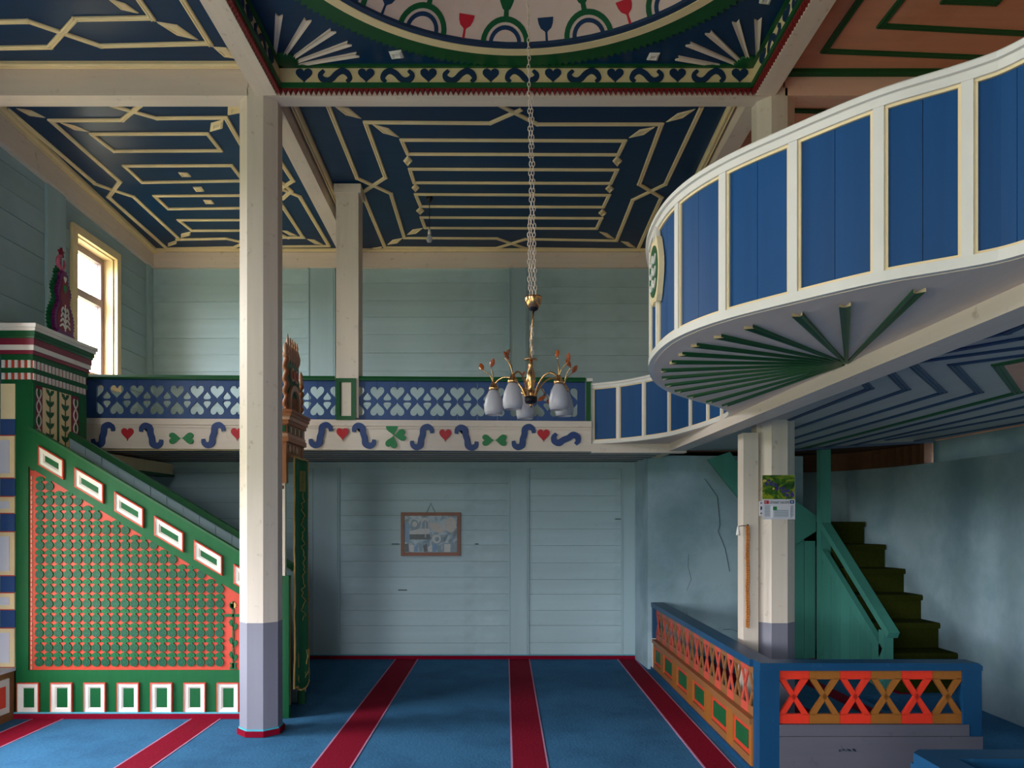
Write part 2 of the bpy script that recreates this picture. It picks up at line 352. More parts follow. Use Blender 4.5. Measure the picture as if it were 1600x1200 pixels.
def window(n, x, s, y0, y1, z0, z1, label):
    """window in a wall of constant x; s = +1 when the room lies towards +x"""
    r = thing('window_%d' % n, (x, (y0+y1)/2, z0), label, 'window', kind='structure')
    c = .075; X = lambda a, b: tuple(sorted((x+s*a, x+s*b)))
    for (a0, a1, b0, b1) in ((y0-c, y0, z0-c, z1+c), (y1, y1+c, z0-c, z1+c), (y0, y1, z1, z1+c), (y0, y1, z0-c, z0)):
        bx('casing_board', *X(-.01, .03), a0, a1, b0, b1, mt['cream'], r)
    for (a0, a1, b0, b1) in ((y0, y0+.012, z0, z1), (y1-.012, y1, z0, z1), (y0, y1, z1-.012, z1), (y0, y1, z0, z0+.012)):
        bx('reveal_board', *X(-.22, -.01), a0, a1, b0, b1, mt['cream'], r)
    zt = z0+(z1-z0)*.63
    for (a0, a1, b0, b1) in ((y0+.012, y0+.07, z0+.012, z1-.012), (y1-.07, y1-.012, z0+.012, z1-.012), (y0+.07, y1-.07, z1-.07, z1-.012), (y0+.07, y1-.07, z0+.012, z0+.07), (y0+.07, y1-.07, zt-.035, zt+.035)):
        bx('sash_bar', *X(-.16, -.10), a0, a1, b0, b1, mt['sash'], r)
    for (b0, b1) in ((z0+.07, zt-.035), (zt+.035, z1-.07)): bx('pane', *X(-.134, -.128), y0+.07, y1-.07, b0, b1, mt['glass'], r)
    h = [(x-s*.10, y0+.10, (z0+zt)/2+.03), (x-s*.06, y0+.10, (z0+zt)/2+.03), (x-s*.05, y0+.10, (z0+zt)/2), (x-s*.06, y0+.10, (z0+zt)/2-.08)]
    ob('handle', MB().tube(smooth_path(h, 4), .009, 6), mt['black'], r, smooth=True)
    portals.append((x-s*.20, (y0+y1)/2, (z0+z1)/2, y1-y0, z1-z0, s))
for i, wv in enumerate(WIN):
    window(i+1, XL, 1, *wv, ('tall bright window above the gallery rail on the side wall' if i == 0 else ('upper side window nearest the pulpit house', 'upper side window nearest the viewer', 'low side window beside the pulpit', 'low side window beyond the panelled plinth', 'low side window beside the viewer')[i-1]))
# wall behind the viewer, with windows, and the long wall on the other side
RW = [(-3.3, -2.1, .6, 2.1), (-1.6, -.4, .6, 2.1), (-3.1, -2.2, 2.9, 4.14)]
m = MB()
for (a0, a1, z0, z1) in cells(XL-.2, XR+.4, 0, 5.1, RW): m.box(a0, a1, YF-.24, YF, z0, z1)
struct(ob('wall_front', m, mt['wall']), 'pale blue wall behind the viewer', 'wall')
for i, (x0, x1, z0, z1) in enumerate(RW):
    r = thing('window_%d' % (20+i), ((x0+x1)/2, YF, z0), ('low window behind the viewer near the side wall', 'low window behind the viewer, second from the side wall', 'upper window behind the viewer')[i], 'window', kind='structure')
    for (a0, a1, b0, b1) in ((x0, x0+.06, z0, z1), (x1-.06, x1, z0, z1), (x0+.06, x1-.06, z1-.06, z1), (x0+.06, x1-.06, z0, z0+.06)): bx('sash_bar', a0, a1, YF-.16, YF-.1, b0, b1, mt['sash'], r)
    bx('pane', x0+.06, x1-.06, YF-.134, YF-.128, z0+.06, z1-.06, mt['glass'], r)
    portals.append(((x0+x1)/2, YF-.2, (z0+z1)/2, x1-x0, z1-z0, 0))
for (x, y, z, a, b, s) in portals:                       # sky portals: guide the daylight sampling through the openings
    ld = bpy.data.lights.new('daylight_opening', 'AREA'); ld.shape = 'RECTANGLE'; ld.size = a; ld.size_y = b; ld.cycles.is_portal = True
    lo = bpy.data.objects.new('daylight_opening', ld); COL.objects.link(lo); lo.location = (x, y, z)
    lo.rotation_euler = (PI/2, 0, -PI/2) if s == 1 else ((PI/2, 0, PI/2) if s == -1 else (PI/2, 0, PI))
    d = lo.rotation_euler.to_matrix() @ Vector((0, 0, -1))
    want = Vector((s, 0, 0)) if s else Vector((0, 1, 0))
    if d.dot(want) < 0: lo.rotation_euler.z += PI
# plaster walls on the far side
wr = [(XR, YF), (XR, 0), (XR, 3), (XR, 5), (XR, 5.8), (XR, 6.4), (XR-.02, 7.0), (XR-.10, 7.6), (XR-.30, 8.1), (XR-.62, 8.40), (XR-1.0, 8.5), (2.4, 8.5)]
m = MB().sweep([(x, y, 0) for x, y in smooth_path([Vector((a, b, 0)) for a, b in wr], 5) for x, y in [(x, y)]] if False else [Vector((p.x, p.y, 0)) for p in smooth_path([Vector((a, b, 0)) for a, b in wr], 5)], [(0,0),(.3,0),(.3,2.05),(0,2.05)])
struct(ob('wall_right', m, mt['plaster'], smooth=True), 'mottled pale blue plaster wall curving behind the stairs', 'wall')
pth = smooth_path([Vector((a, b, 0)) for a, b in wr], 5)
struct(ob('wall_right_head', MB().sweep([p for p in pth if p.y < 6.95 and p.x > 3], [(0,2.05),(.3,2.05),(.3,2.24),(0,2.24)]), mt['plaster'], smooth=True), 'top band of the plaster wall before the stairs', 'wall')
sh_ = struct(ob('stair_header', MB().sweep([p for p in pth if p.y >= 6.95], [(.06,2.05),(.3,2.05),(.3,2.24),(.06,2.24)]), mt['brownwood']), 'dark brown timber above the plaster wall behind the stairs', 'beam')
for k_, p in enumerate([p for p in pth if 6.95 <= p.y < 7.75]): bx('header_board', p.x-.01, p.x+.06, p.y, p.y+.07, 2.055, 2.235, mt['brownwood'], sh_)
struct(bx('wall_right_upper', XR, XR+.3, YF, 9, 2.24, 5.1, mt['peach']), 'upper wall behind the curved balcony', 'wall')
pw = struct(ob('wall_back_right', MB().prism([(1.43,YB+.02),(1.47,7.90),(2.05,7.97),(3.12,8.04),(3.12,YB+.02)], (0,0,0), (1,0,0), (0,1,0), (0,0,1), 2.2), mt['plaster']), 'cracked pale blue plaster wall behind the low side fence', 'wall')
for poly in ([(1101,748),(1121,776),(1125,820),(1122,830),(1133,857),(1140,893)], [(1076,866),(1075,885),(1080,905),(1072,925),(1069,937),(1072,947),(1074,965)], [(1130,984),(1143,983),(1150,986),(1162,989)]):
    P = [V(a, b, 7.93+.06*(a-1020)/140) for a, b in poly]
    ob('crack', MB().sweep(P, [(-.0018,-.003),(.0018,-.003),(.0018,.003),(-.0018,.003)], up=Vector((0,-1,0))), mt['crack'], pw)

# ---- raised floor inside the low fences
rf = struct(ob('floor_platform', MB().prism([(1.54,4.60),(2.83,4.60),(2.83,6.2),(XR,6.2),(XR,8.4),(1.54,8.0)], (0,0,0), (1,0,0), (0,1,0), (0,0,1), .12), mt['carpet']), 'raised carpeted floor behind the lattice fence', 'floor')
for (x0, x1) in ((2.0,2.16), (2.55,2.70), (3.1,3.25)):
    m = MB().prism([(x0-.15,7.9),(x1-.15,7.9),(x1+.25,4.65),(x0+.25,4.65)] if x1 < 2.5 else [(x0,7.9),(x1,7.9),(x1+.1,6.25 if x1 > 2.8 else 4.65),(x0+.1,6.25 if x1 > 2.8 else 4.65)], (0,0,.1201), (1,0,0), (0,1,0), (0,0,1), .003)
    ob('carpet_stripe', m, mt['stripe'], rf)

# ---- columns
def octo(cx, cy, wd): 
    a = wd/2; k = a*math.tan(PI/8); return [(cx-k,cy-a),(cx+k,cy-a),(cx+a,cy-k),(cx+a,cy+k),(cx+k,cy+a),(cx-k,cy+a),(cx-a,cy+k),(cx-a,cy-k)]
def column(cx, cy, ztop, label, z0=0, base=True):
    r = thing('wooden_column', (cx, cy, z0), label, 'column', kind='structure')
    ob('grey_foot', MB().prism(octo(cx, cy, .276), (0,0,z0), (1,0,0), (0,1,0), (0,0,1), .808-z0), mt['grey'], r)
    ob('shaft', MB().prism(octo(cx, cy, .274), (0,0,.808), (1,0,0), (0,1,0), (0,0,1), ztop-.808), mt['column'], r)
    if base:
        ob('carpet_collar', MB().prism(octo(cx, cy, .31), (0,0,z0+.003), (1,0,0), (0,1,0), (0,0,1), .04), mt['stripe'], r)
        ob('collar_line', MB().prism(octo(cx, cy, .29), (0,0,z0+.043), (1,0,0), (0,1,0), (0,0,1), .012), mt['cyan'], r)
    return r
CLX, CRX, CYc = -1.77, 1.945, 5.577
column(CLX, CYc, 4.60, 'octagonal white column with a grey foot standing before the pulpit')
cr = column(CRX, CYc, 4.60, 'octagonal white column with a calendar, rising through the balcony', .12, False)
bx('edge_board', CRX-.245, CRX-.137, CYc-.10, CYc+.03, .12, 2.16, mt['column'], cr)
r = thing('gallery_column', (-1.435, 7.11, 2.45), 'slim square cream column rising from the gallery rail', 'column', kind='structure')
bx('shaft', -1.54, -1.335, 7.0, 7.20, 2.465, 4.52, mt['column'], r)
bx('capital', -1.56, -1.315, 6.995, 7.22, 4.52, 4.60, mt['column'], r)

# ---- beams
def beam(name, m, mat, label): return struct(ob(name, m, mat), label, 'beam')
BZ = 4.545
beam('ceiling_beam', MB().box(XL, CLX-.052, 5.44, 5.585, BZ, 4.95), mt['beam_x'], 'cream ceiling beam between the side wall and the tall column')
beam('ceiling_beam', MB().box(CLX-.05, CRX+.03, 5.45, 5.585, BZ, 4.95), mt['beam_x'], 'cream ceiling beam carrying the heart frieze below the dome')
beam('ceiling_beam', MB().box(CRX+.04, XR, 5.44, 5.60, BZ, 4.95), mt['peachbm'], 'peach ceiling beam beyond the upper end of the balcony column')
beam('ceiling_beam', MB().box(-1.765, -1.615, YF, 5.44, BZ, 4.95), mt['beam_y'], 'long cream beam beside the dome running over the pulpit aisle')
beam('ceiling_beam', MB().box(1.775, 1.915, YF, 5.44, BZ, 4.95), mt['beam_y'], 'long pinkish beam between the dome and the peach ceiling')
def sloped(x0, x1, y0, y1, za, zb, t): return MB().add([(x0,y0,za),(x1,y0,za),(x1,y1,zb),(x0,y1,zb),(x0,y0,za+t),(x1,y0,za+t),(x1,y1,zb+t),(x0,y1,zb+t)], [(0,3,2,1),(4,5,6,7),(0,1,5,4),(1,2,6,5),(2,3,7,6),(3,0,4,7)])
beam('ceiling_beam', sloped(-1.775, -1.64, 5.585, YB, 4.56, 4.37, .3), mt['beam_y'], 'sloping cream beam from the tall column back to the plank wall')
beam('ceiling_beam', sloped(1.76, 1.90, 5.585, YB, 4.56, 4.50, .3), mt['beam_y'], 'sloping cream beam behind the balcony column')
beam('ceiling_beam', MB().box(XL+.02, XR, YB-.05, YB+.02, 4.31, 4.475), mt['beam_x'], 'pale cornice board along the top of the far plank wall')
beam('ceiling_beam', sloped(XL-.02, XL+.05, 5.585, YB-.05, 4.45, 4.32, .22), mt['beam_y'], 'pale cornice board along the top of the side wall')

# ---- ceilings
def slab(x0, x1, y0, y1, mat, label):
    o = sloped(x0, x1, y0, y1, zc(y0), zc(y1), .05); return struct(ob('ceiling', o, mat), label, 'ceiling')
cl = slab(XL-.2, -1.72, 5.5, YB+.03, mt['navy'], 'blue ceiling with cream battens above the far side of the pulpit')
cc = slab(-1.72, 1.84, 5.5, YB+.03, mt['navy'], 'dark blue ceiling with long nested battens above the back gallery')
crt = slab(1.84, XR+.2, 5.5, YB+.03, mt['peach'], 'shaded peach ceiling behind the balcony column')
cf = struct(bx('ceiling', XL-.2, -1.7, YF, 5.5, 4.76, 4.82, mt['navy']), 'blue ceiling with crossing cream battens over the near pulpit aisle', 'ceiling')
cpz = 4.715
cp = struct(bx('ceiling', 1.85, XR+.2, YF, 5.5, cpz, cpz+.06, mt['peach']), 'peach ceiling with dark green battens above the curved balcony', 'ceiling')
CR_ = mt['cream']
Z2 = lambda x, y: (400+x/2.857, y/2.857); Z3 = lambda x, y: (800+x/2.857, y/2.857)
c2 = lambda *pts: [PC(*Z2(*p)) for p in pts]; c3 = lambda *pts: [PC(*Z3(*p)) for p in pts]
W = .038
for pts in (c2((322,470),(452,793),(602,862),(662,1057)), c2((488,543),(578,790),(474,858),(575,1100)),
            c2((488,543),(1045,547),(1180,488)), c2((1095,470),(1257,552))+c3((665,552)),
            c2((662,1060),(1075,1062),(1202,1106))+c3((562,1112)), c2((578,1102),(1075,1105))+c3((62,1065),(465,1072)),
            c3((845,480),(685,820),(540,890),(467,1072)), c3((668,552),(568,820),(667,880),(562,1112))):
    batten(pts, W, cc, CR_)
for (ya, xa, yb, xb, ra, rb) in ((622,650,685,678,505,475), (752,687,813,706,470,441), (865,713,919,735,434,408), (968,738,1015,755,400,378)):
    a, b = c2((xa,ya),(xb,yb)); c, d = c3((ra,ya+4),(rb,yb+3)); batten([a, c], W*.9, cc, CR_); batten([b, d], W*.9, cc, CR_); batten([a, b], W*.9, cc, CR_); batten([c, d], W*.9, cc, CR_)
for (f, cx, cy, rx, ry) in ((c2,678,717,21,24), (c2,712,837,18,19), (c2,733,940,19,18), (c3,470,718,22,25), (c3,436,842,20,20), (c3,404,950,19,18)):
    lozenge(f((cx-rx,cy),(cx,cy-ry),(cx+rx,cy),(cx,cy+ry)), cc, CR_)
for q in (c2((345,470),(415,482),(473,530),(400,512)), c2((515,552),(592,572),(641,613),(565,592)), c2((672,1048),(700,1024),(745,1018),(715,1042)), c2((585,1092),(610,1070),(655,1062),(632,1085)), c2((495,1125),(520,1106),(565,1100),(545,1118)),
          c3((685,545),(740,505),(820,485),(765,525)), c3((520,615),(570,578),(640,565),(590,600)), c3((388,1033),(425,1040),(460,1067),(425,1060)), c3((485,1076),(520,1080),(553,1105),(520,1100)), c3((570,1118),(605,1124),(612,1138),(590,1134))):
    lozenge(q, cc, CR_, .025)
batten([Vector((-1.60,5.6,zc(5.6))), Vector((-1.60,YB-.06,zc(YB-.06)))], .05, cc, CR_, .05, 'cove_moulding')
batten([Vector((1.72,5.6,zc(5.6))), Vector((1.72,YB-.06,zc(YB-.06)))], .05, cc, CR_, .05, 'cove_moulding')
batten([Vector((-1.64,YB-.07,zc(YB-.07))), Vector((1.7,YB-.07,zc(YB-.07)))], .04, cc, CR_, .03, 'cove_moulding')
# back bay by the side wall
Z8 = lambda x, y: (100+x/5, 160+y/5); Z1 = lambda x, y: (x/2.857, y/2.857)
c8 = lambda *pts: [PC(*Z8(*p)) for p in pts]; c1 = lambda *pts: [PC(*Z1(*p)) for p in pts]
for pts in (c1((30,482),(500,838)) if False else c1((35,485),(425,818),(500,845),(595,875),(800,1065)), c1((225,535),(535,808),(485,878),(742,1105)),
            c1((225,535),(545,533),(625,468)), c1((500,468),(700,525),(1008,522)), c1((1008,522),(1075,640)),
            c8((885,1068),(1268,1060),(1400,1090)), c8((800,1138),(1330,1128),(1400,1098)), c1((1255,810),(1300,850),(1262,885)), c1((1255,1045),(1286,1060)),
            c2((110,720),(165,805),(110,840)), c2((110,840),(195,875),(325,1095)), c2((110,905),(210,1058)), c2((110,1058),(215,1058)), c2((110,1098),(325,1096))):
    batten(pts, W, cl, CR_)
for (a, b, c, d) in (((215,242),(1120,240),(1225,372),(390,376)), ((470,492),(1310,488),(1400,608),(610,620)), ((705,726),(1400,722),(1480,820),(815,828)), ((895,916),(1400,914),(1440,996),(1000,998))):
    P = c8(a, b, c, d); batten([P[0], P[1], P[2], P[3], P[0]], W*.9, cl, CR_)
for q in (((1280,28),(1390,10),(1400,75),(1278,98)), ((1148,160),(1248,130),(1240,200),(1138,228)), ((890,545),(965,548),(995,578),(920,578)), ((1005,660),(1075,658),(1098,692),(1030,695)), ((1085,760),(1150,762),(1175,790),(1105,790)),
          ((915,1025),(990,1008),(990,1035),(912,1055)), ((812,1098),(882,1075),(880,1100),(810,1124)), ((722,1162),(790,1145),(792,1168),(722,1182))):
    lozenge(c8(*q), cl, CR_)
for q in (((70,482),(140,492),(205,525),(130,515)), ((265,545),(335,560),(402,588),(330,578))): lozenge(c1(*q), cl, CR_, .025)
for q in (((110,1028),(140,1030),(185,1052),(150,1050)), ((225,1066),(262,1070),(300,1092),(262,1088))): lozenge(c2(*q), cl, CR_, .02)
batten([Vector((XL+.07,5.6,zc(5.6))), Vector((XL+.07,YB-.06,zc(YB-.06)))], .05, cl, CR_, .05, 'cove_moulding')
batten([Vector((XL+.05,YB-.07,zc(YB-.07))), Vector((-1.76,YB-.07,zc(YB-.07)))], .04, cl, CR_, .03, 'cove_moulding')
# near bay by the side wall
n1 = lambda *pts: [PZ(*Z1(*p), 4.76) for p in pts]
def far_near(pts, wd, parent, mat):                    # the half of the pattern in the picture and its mirror half over the viewer
    pts = [Vector(p) for p in pts]
    lim = (pts[0].z-H)*F/CY-.002
    for e in (0, -1):
        if pts[e].y < lim: pts[e].y = 3.73
    batten(pts, wd, parent, mat); batten([Vector((p.x, 7.46-p.y, p.z)) for p in pts], wd, parent, mat)
for pts in (n1((-60,95),(128,92),(450,202),(938,190)), n1((-60,212),(222,207),(335,82),(680,76)), n1((680,80),(608,-20)), n1((938,195),(798,-30))): far_near(pts, W, cf, CR_)
for q in (((478,-10),(560,15),(622,58),(540,40)), ((695,95),(790,110),(888,178),(790,155)), ((950,208),(1010,212),(1070,262),(1000,252))): lozenge(n1(*q), cf, CR_)
batten([Vector((XL,5.41,4.76)), Vector((-1.83,5.41,4.76))], .045, cf, CR_, .035, 'cove_moulding')
batten([Vector((-1.785,5.40,4.76)), Vector((-1.785,YF,4.76))], .03, cf, CR_, .03, 'cove_moulding')
# peach bay
Z4 = lambda x, y: (1000+x/2.667, y/2.667); n4 = lambda *pts: [PZ(*Z4(*p), cpz) for p in pts]
for pts in (n4((1010,-10),(765,210),(1560,242)) if False else n4((925,-10),(768,210),(1620,245)), n4((1110,-10),(1003,105),(1620,138)), n4((1230,-40),(1270,2),(1482,10),(1520,-30))): far_near(pts, .045, cp, mt['dkgreen'])
batten([Vector((1.92,5.42,cpz)), Vector((XR,5.42,cpz))], .04, cp, mt['dkgreen'], .04, 'cove_moulding')
P = [PC(*Z4(*p)) for p in ((640,590),(690,535),(850,530))]; batten(P, .045, crt, mt['dkgreen']); batten([PC(*Z4(630,458)), PC(*Z4(1000,470))], .05, crt, mt['dkgreen'])

# ---- dome bay
DX, DY, DZ, RO = .085, 3.73, 4.75, 1.44
m = MB(); n = 96
ring = [(DX+1.5*math.cos(2*PI*i/n), DY+1.5*math.sin(2*PI*i/n)) for i in range(n)]
sq = []
bxy = (-1.70, 1.80, 1.95, 5.46)
for i in range(n):
    a = 2*PI*i/n; c, s = math.cos(a), math.sin(a); t = 9
    if c > 1e-6: t = min(t, (bxy[1]-DX)/c)
    if c < -1e-6: t = min(t, (bxy[0]-DX)/c)
    if s > 1e-6: t = min(t, (bxy[3]-DY)/s)
    if s < -1e-6: t = min(t, (bxy[2]-DY)/s)
    sq.append((DX+c*t, DY+s*t))
for k, (x, y) in enumerate(((bxy[1],bxy[3]),(bxy[0],bxy[3]),(bxy[0],bxy[2]),(bxy[1],bxy[2]))):
    i = min(range(n), key=lambda q: (sq[q][0]-x)**2+(sq[q][1]-y)**2); sq[i] = (x, y)
m.add([(x,y,DZ) for x,y in ring]+[(x,y,DZ) for x,y in sq]+[(x,y,DZ+.05) for x,y in ring]+[(x,y,DZ+.05) for x,y in sq],
      [(i,(i+1)%n,n+(i+1)%n,n+i) for i in range(n)]+[(2*n+i,2*n+(i+1)%n,3*n+(i+1)%n,3*n+i) for i in range(n)]+[(i,(i+1)%n,2*n+(i+1)%n,2*n+i) for i in range(n)])
cd = struct(ob('ceiling', m, mt['navy']), 'dark blue ceiling square around the round dome', 'ceiling')
struct(bx('ceiling', -1.7, 1.8, YF, 1.95, DZ, DZ+.05, mt['navy']), 'dark blue ceiling strip above the viewer', 'ceiling')
def ringm(r0, r1, z0, z1, teeth=0):
    k = teeth*2 if teeth else 128; m = MB(); vs = []
    for z in (z0, z1):
        for R in (0, 1):
            for i in range(k):
                a = 2*PI*i/k; r = r0 if R == 0 else (r1-.04*(i % 2) if teeth else r1); vs.append((DX+r*math.cos(a), DY+r*math.sin(a), z))
    fs = []
    for i in range(k):
        j = (i+1)%k; fs += [(i,j,k+j,k+i), (2*k+i,3*k+i,3*k+j,2*k+j), (i,2*k+i,2*k+j,j), (k+i,k+j,3*k+j,3*k+i)]
    return m.add(vs, fs)
ob('dome_ring', ringm(1.53, 1.71, DZ-.012, DZ, 230), mt['dkgreen'], cd)
ob('dome_ring', ringm(1.475, 1.545, DZ-.022, DZ+.02), mt['cream'], cd)
ob('dome_ring', ringm(1.434, 1.48, DZ-.018, DZ+.010), mt['darkmot'], cd)
rise = .454; RS = (RO*RO+rise*rise)/(2*rise); amax = math.asin(RO/RS)
def dome_pt(ph, s, off=0):
    a = amax-s/RS; r = (RS-off)*math.sin(a); z = DZ+(RS-off)*math.cos(a)-(RS-rise); return Vector((DX+r*math.sin(ph), DY+r*math.cos(ph), z))
m = MB(); k = 64; rowsN = 14; vs = [dome_pt(2*PI*i/k, (amax*RS)*j/rowsN) for j in range(rowsN+1) for i in range(k)]
m.add(vs, [(j*k+i, j*k+(i+1)%k, (j+1)*k+(i+1)%k, (j+1)*k+i) for j in range(rowsN) for i in range(k)])
dome = struct(ob('ceiling_dome', m, mt['pinkpl'], smooth=True), 'shallow pinkish dome painted with arches and goblets', 'dome')
def dome_shape(poly, ph0, mat, name):
    P = []                                              # strip between matching sides of the outline
    h = len(poly)//2; A = poly[:h]; B = poly[h:][::-1]; vs = []
    for off in (.004, -.01):
        for (u, v) in A: vs.append(dome_pt(ph0+u/RO, v, off))
        for (u, v) in B: vs.append(dome_pt(ph0+u/RO, v, off))
    fs = []
    for i in range(h-1): fs += [(i,i+1,h+i+1,h+i), (2*h+i,3*h+i,3*h+i+1,2*h+i+1), (i,2*h+i,2*h+i+1,i+1), (h+i,h+i+1,3*h+i+1,3*h+i)]
    ob(name, MB().add(vs, fs), mat, dome)
def arch(r0, r1): return [(r1*math.cos(PI*i/14), r1*math.sin(PI*i/14)) for i in range(15)]+[(r0*math.cos(PI*i/14), r0*math.sin(PI*i/14)) for i in range(14, -1, -1)]
def goblet(b, s=1.0):
    L = [(.008,0),(.007,.06),(.012,.068),(.036,.085),(.050,.115),(.056,.15),(.054,.152)]
    return [(-x*s, b+y*s) for x, y in L]+[(x*s, b+y*s) for x, y in L[::-1]]
for i in range(16):
    ph = math.radians(-3.4+22.5*i)
    dome_shape(arch(.130,.165), ph, mt['dkgreen'], 'painted_arch'); dome_shape(arch(.083,.110), ph, mt['darkmot'], 'painted_arch')
    g = goblet(.142, 1.0); g = [(x*(2.4 if abs(x) < .02 else 1.05), y) for x, y in g]; dome_shape(g, ph, mt['dkgreen'], 'painted_goblet')
    dome_shape(goblet(0), ph+math.radians(11.25), mt['red'] if i % 2 else mt['darkmot'], 'painted_goblet')
# corner sunbursts and plaques
def fishtail(a, b, w0, w1, parent, mat, h=.022):
    a, b = Vector(a), Vector(b); d = (b-a).normalized(); s = d.cross(Vector((0,0,1))).normalized(); dn = Vector((0,0,-h))
    ins = b-d*w1*.55
    pts = [a-s*w0/2, a, a+s*w0/2, b+s*w1/2, ins, b-s*w1/2]
    vs = pts+[pts[0]+dn, pts[1]+dn*.45, pts[2]+dn, pts[3]+dn, pts[4]+dn*.45, pts[5]+dn]
    ob('sun_ray', MB().add(vs, [(6,7,10,11),(7,8,9,10),(0,1,7,6),(1,2,8,7),(2,3,9,8),(3,4,10,9),(4,5,11,10),(5,0,6,11),(0,5,4,1),(1,4,3,2)], 0), mat, parent)
nz = lambda z: (lambda *pts: [PZ(*z(*p), DZ) for p in pts])
for zf, rays in ((Z2, (((85,235),(103,60)), ((125,247),(232,82)), ((162,258),(345,132)), ((182,272),(418,190)), ((192,287),(455,240)))), (Z3, (((1095,262),(1098,80)), ((1055,262),(998,90)), ((1022,272),(875,140)), ((1008,285),(785,192)), ((992,302),(735,255))))):
    for a, b in rays:
        A, B = nz(zf)(a, b); fishtail(A, B, .020, .046, cd, mt['soffit'], .012)
for (px, py) in ((447,94), (1165,99)):
    p = PZ(px, py, DZ); ob('sun_boss', MB().lathe([(.05,-.02),(.085,-.010),(.095,0)], p, 20), mt['dkgreen'], cd, smooth=True)
for q in (nz(Z2)((592,230),(648,222),(662,256),(605,262)), nz(Z3)((615,235),(662,235),(650,268),(600,265)), nz(Z3)((1110,-20),(1165,-18),(1150,18),(1102,12))): lozenge(q, cd, mt['white'])
# frieze around the dome square
fz = thing('dome_frieze', (.085, 5.43, 4.545), 'cream frieze with dark blue hearts and waves edging the dome square', 'frieze', kind='structure')
def frieze_side(o, ux, n, L, skip=0.0):
    o, ux, n = Vector(o), Vector(ux), Vector(n); up = Vector((0,0,1))
    R = lambda a0, a1, z0, z1, t, mat, nm: ob(nm, MB().prism([(a0,z0),(a1,z0),(a1,z1),(a0,z1)], o, ux, up, n, t), mat, fz)
    R(0, L, 4.733, 4.75, .045, mt['dkgreen'], 'green_strip'); R(0, L, 4.622, 4.733, .02, mt['cream'], 'frieze_board'); R(0, L, 4.588, 4.622, .04, mt['dkgreen'], 'green_strip')
    k = int(L/.036); pts = [(0,4.592)]; 
    for i in range(k): pts += [(L*(i)/k, 4.586), (L*(i+.5)/k, 4.548)]
    pts += [(L, 4.586), (L, 4.592)]; ob('sawtooth_trim', MB().prism(pts[1:-1]+[(L,4.592),(0,4.592)], o, ux, up, n, .026), mt['tooth'], fz)
    i = 0; x = .19+skip
    while x < L-.1:
        if i % 2 == 0: poly = heart(.118, .100, dy=4.628, dx=x)
        else:
            sg = 1 if (i//2) % 2 else -1; poly = [(x+a, 4.677+b) for a, b in stroke(scaled([(p[0]*sg, p[1]) for p in S_TIL], .108, .042), .040)]
        ob('heart' if i % 2 == 0 else 'wave', MB().prism(poly, o+n*.018, ux, up, n, .010), mt['darkmot'], fz); x += .2200; i += 1
frieze_side((-1.61, 5.45, 0), (1,0,0), (0,-1,0), 3.385)
frieze_side((-1.615, 1.95, 0), (0,1,0), (1,0,0), 3.48)
frieze_side((1.775, 1.95, 0), (0,1,0), (-1,0,0), 3.48)
# ================================================================== BACK GALLERY
YG = 7.015; GS = YG/F                                  # metres per pixel on the gallery front
gx = lambda px: (px-CX)*GS
tilt = lambda X: -.0063*(X+2.2)                        # the old gallery sags a little
dk = struct(bx('gallery_floor', XL, 1.6, YG+.06, YB, 2.175, 2.27, mt['cream']), 'boarded floor of the back gallery', 'gallery floor')
for i in range(6):
    y = YG+.12+i*.235; bx('soffit_batten', XL, 1.5, y, y+.075, 2.170, 2.175, mt['batblue'], dk)
ob('bracket_beam', MB().box(-3.80, -3.66, YG+.1, YB-.03, 2.03, 2.15), mt['cream'], dk)
ob('bracket_edge', MB().box(-3.82, -3.64, YG+.1, YB-.03, 2.005, 2.03), mt['dkgreen'], dk)
gf = thing('gallery_frieze', (-1.5, YG, 2.165), 'white board frieze with hearts, clovers and blue hooks under the gallery rail', 'frieze', kind='structure')
X0, X1 = XL+.02, gx(924)
def long_board(nm, za, zb, y0, y1, mat):
    ob(nm, MB().add([(X0,y0,za+tilt(X0)),(X1,y0,za+tilt(X1)),(X1,y1,za+tilt(X1)),(X0,y1,za+tilt(X0)),(X0,y0,zb+tilt(X0)),(X1,y0,zb+tilt(X1)),(X1,y1,zb+tilt(X1)),(X0,y1,zb+tilt(X0))],
        [(0,3,2,1),(4,5,6,7),(0,1,5,4),(1,2,6,5),(2,3,7,6),(3,0,4,7)]), mat, gf)
long_board('frieze_board', 2.180, 2.40, YG, YG+.07, mt['frieze'])
long_board('top_moulding', 2.40, 2.455, YG-.015, YG+.08, mt['frieze'])
long_board('thin_moulding', 2.375, 2.388, YG-.010, YG, mt['frieze'])
def applique(nm, poly, px, py, mat, t=.012):
    x = gx(px); z = H-(py-CY)*GS
    ob(nm, MB().prism(poly, (x, YG-.004, z), (1,0,0), (0,0,1), (0,-1,0), t), mat, gf)
hookp = stroke(scaled(S_INT, .092, .092), .056); hookm = [(-a, b) for a, b in hookp]
tl = Matrix.Rotation(math.radians(-50), 2); hookr = [tuple(tl @ Vector(p)) for p in hookp]
for px in (162, 334, 501.5, 659.5, 818): applique('hook', hookp, px, 680 if px < 600 else 683, mt['motif'])
for px in (237, 407, 569, 729): applique('hook', hookm, px, 681 if px < 600 else 684, mt['motif'])
applique('hook', hookr, 884, 686, mt['motif'])
for px in (200, 371, 535.5, 696, 849): applique('heart', heart(.112, .112, dy=-.062, stem=.006), px, 677.5 if px < 600 else 679.5, mt['red'])
def two_hearts(px, py):
    for s in (-1, 1): applique('leaf', heart(.105, .108, rot=-s*PI/2, dx=s*.004), px, py, mt['leaf'], .012+.002*s)
two_hearts(284, 685); two_hearts(772.6, 688)
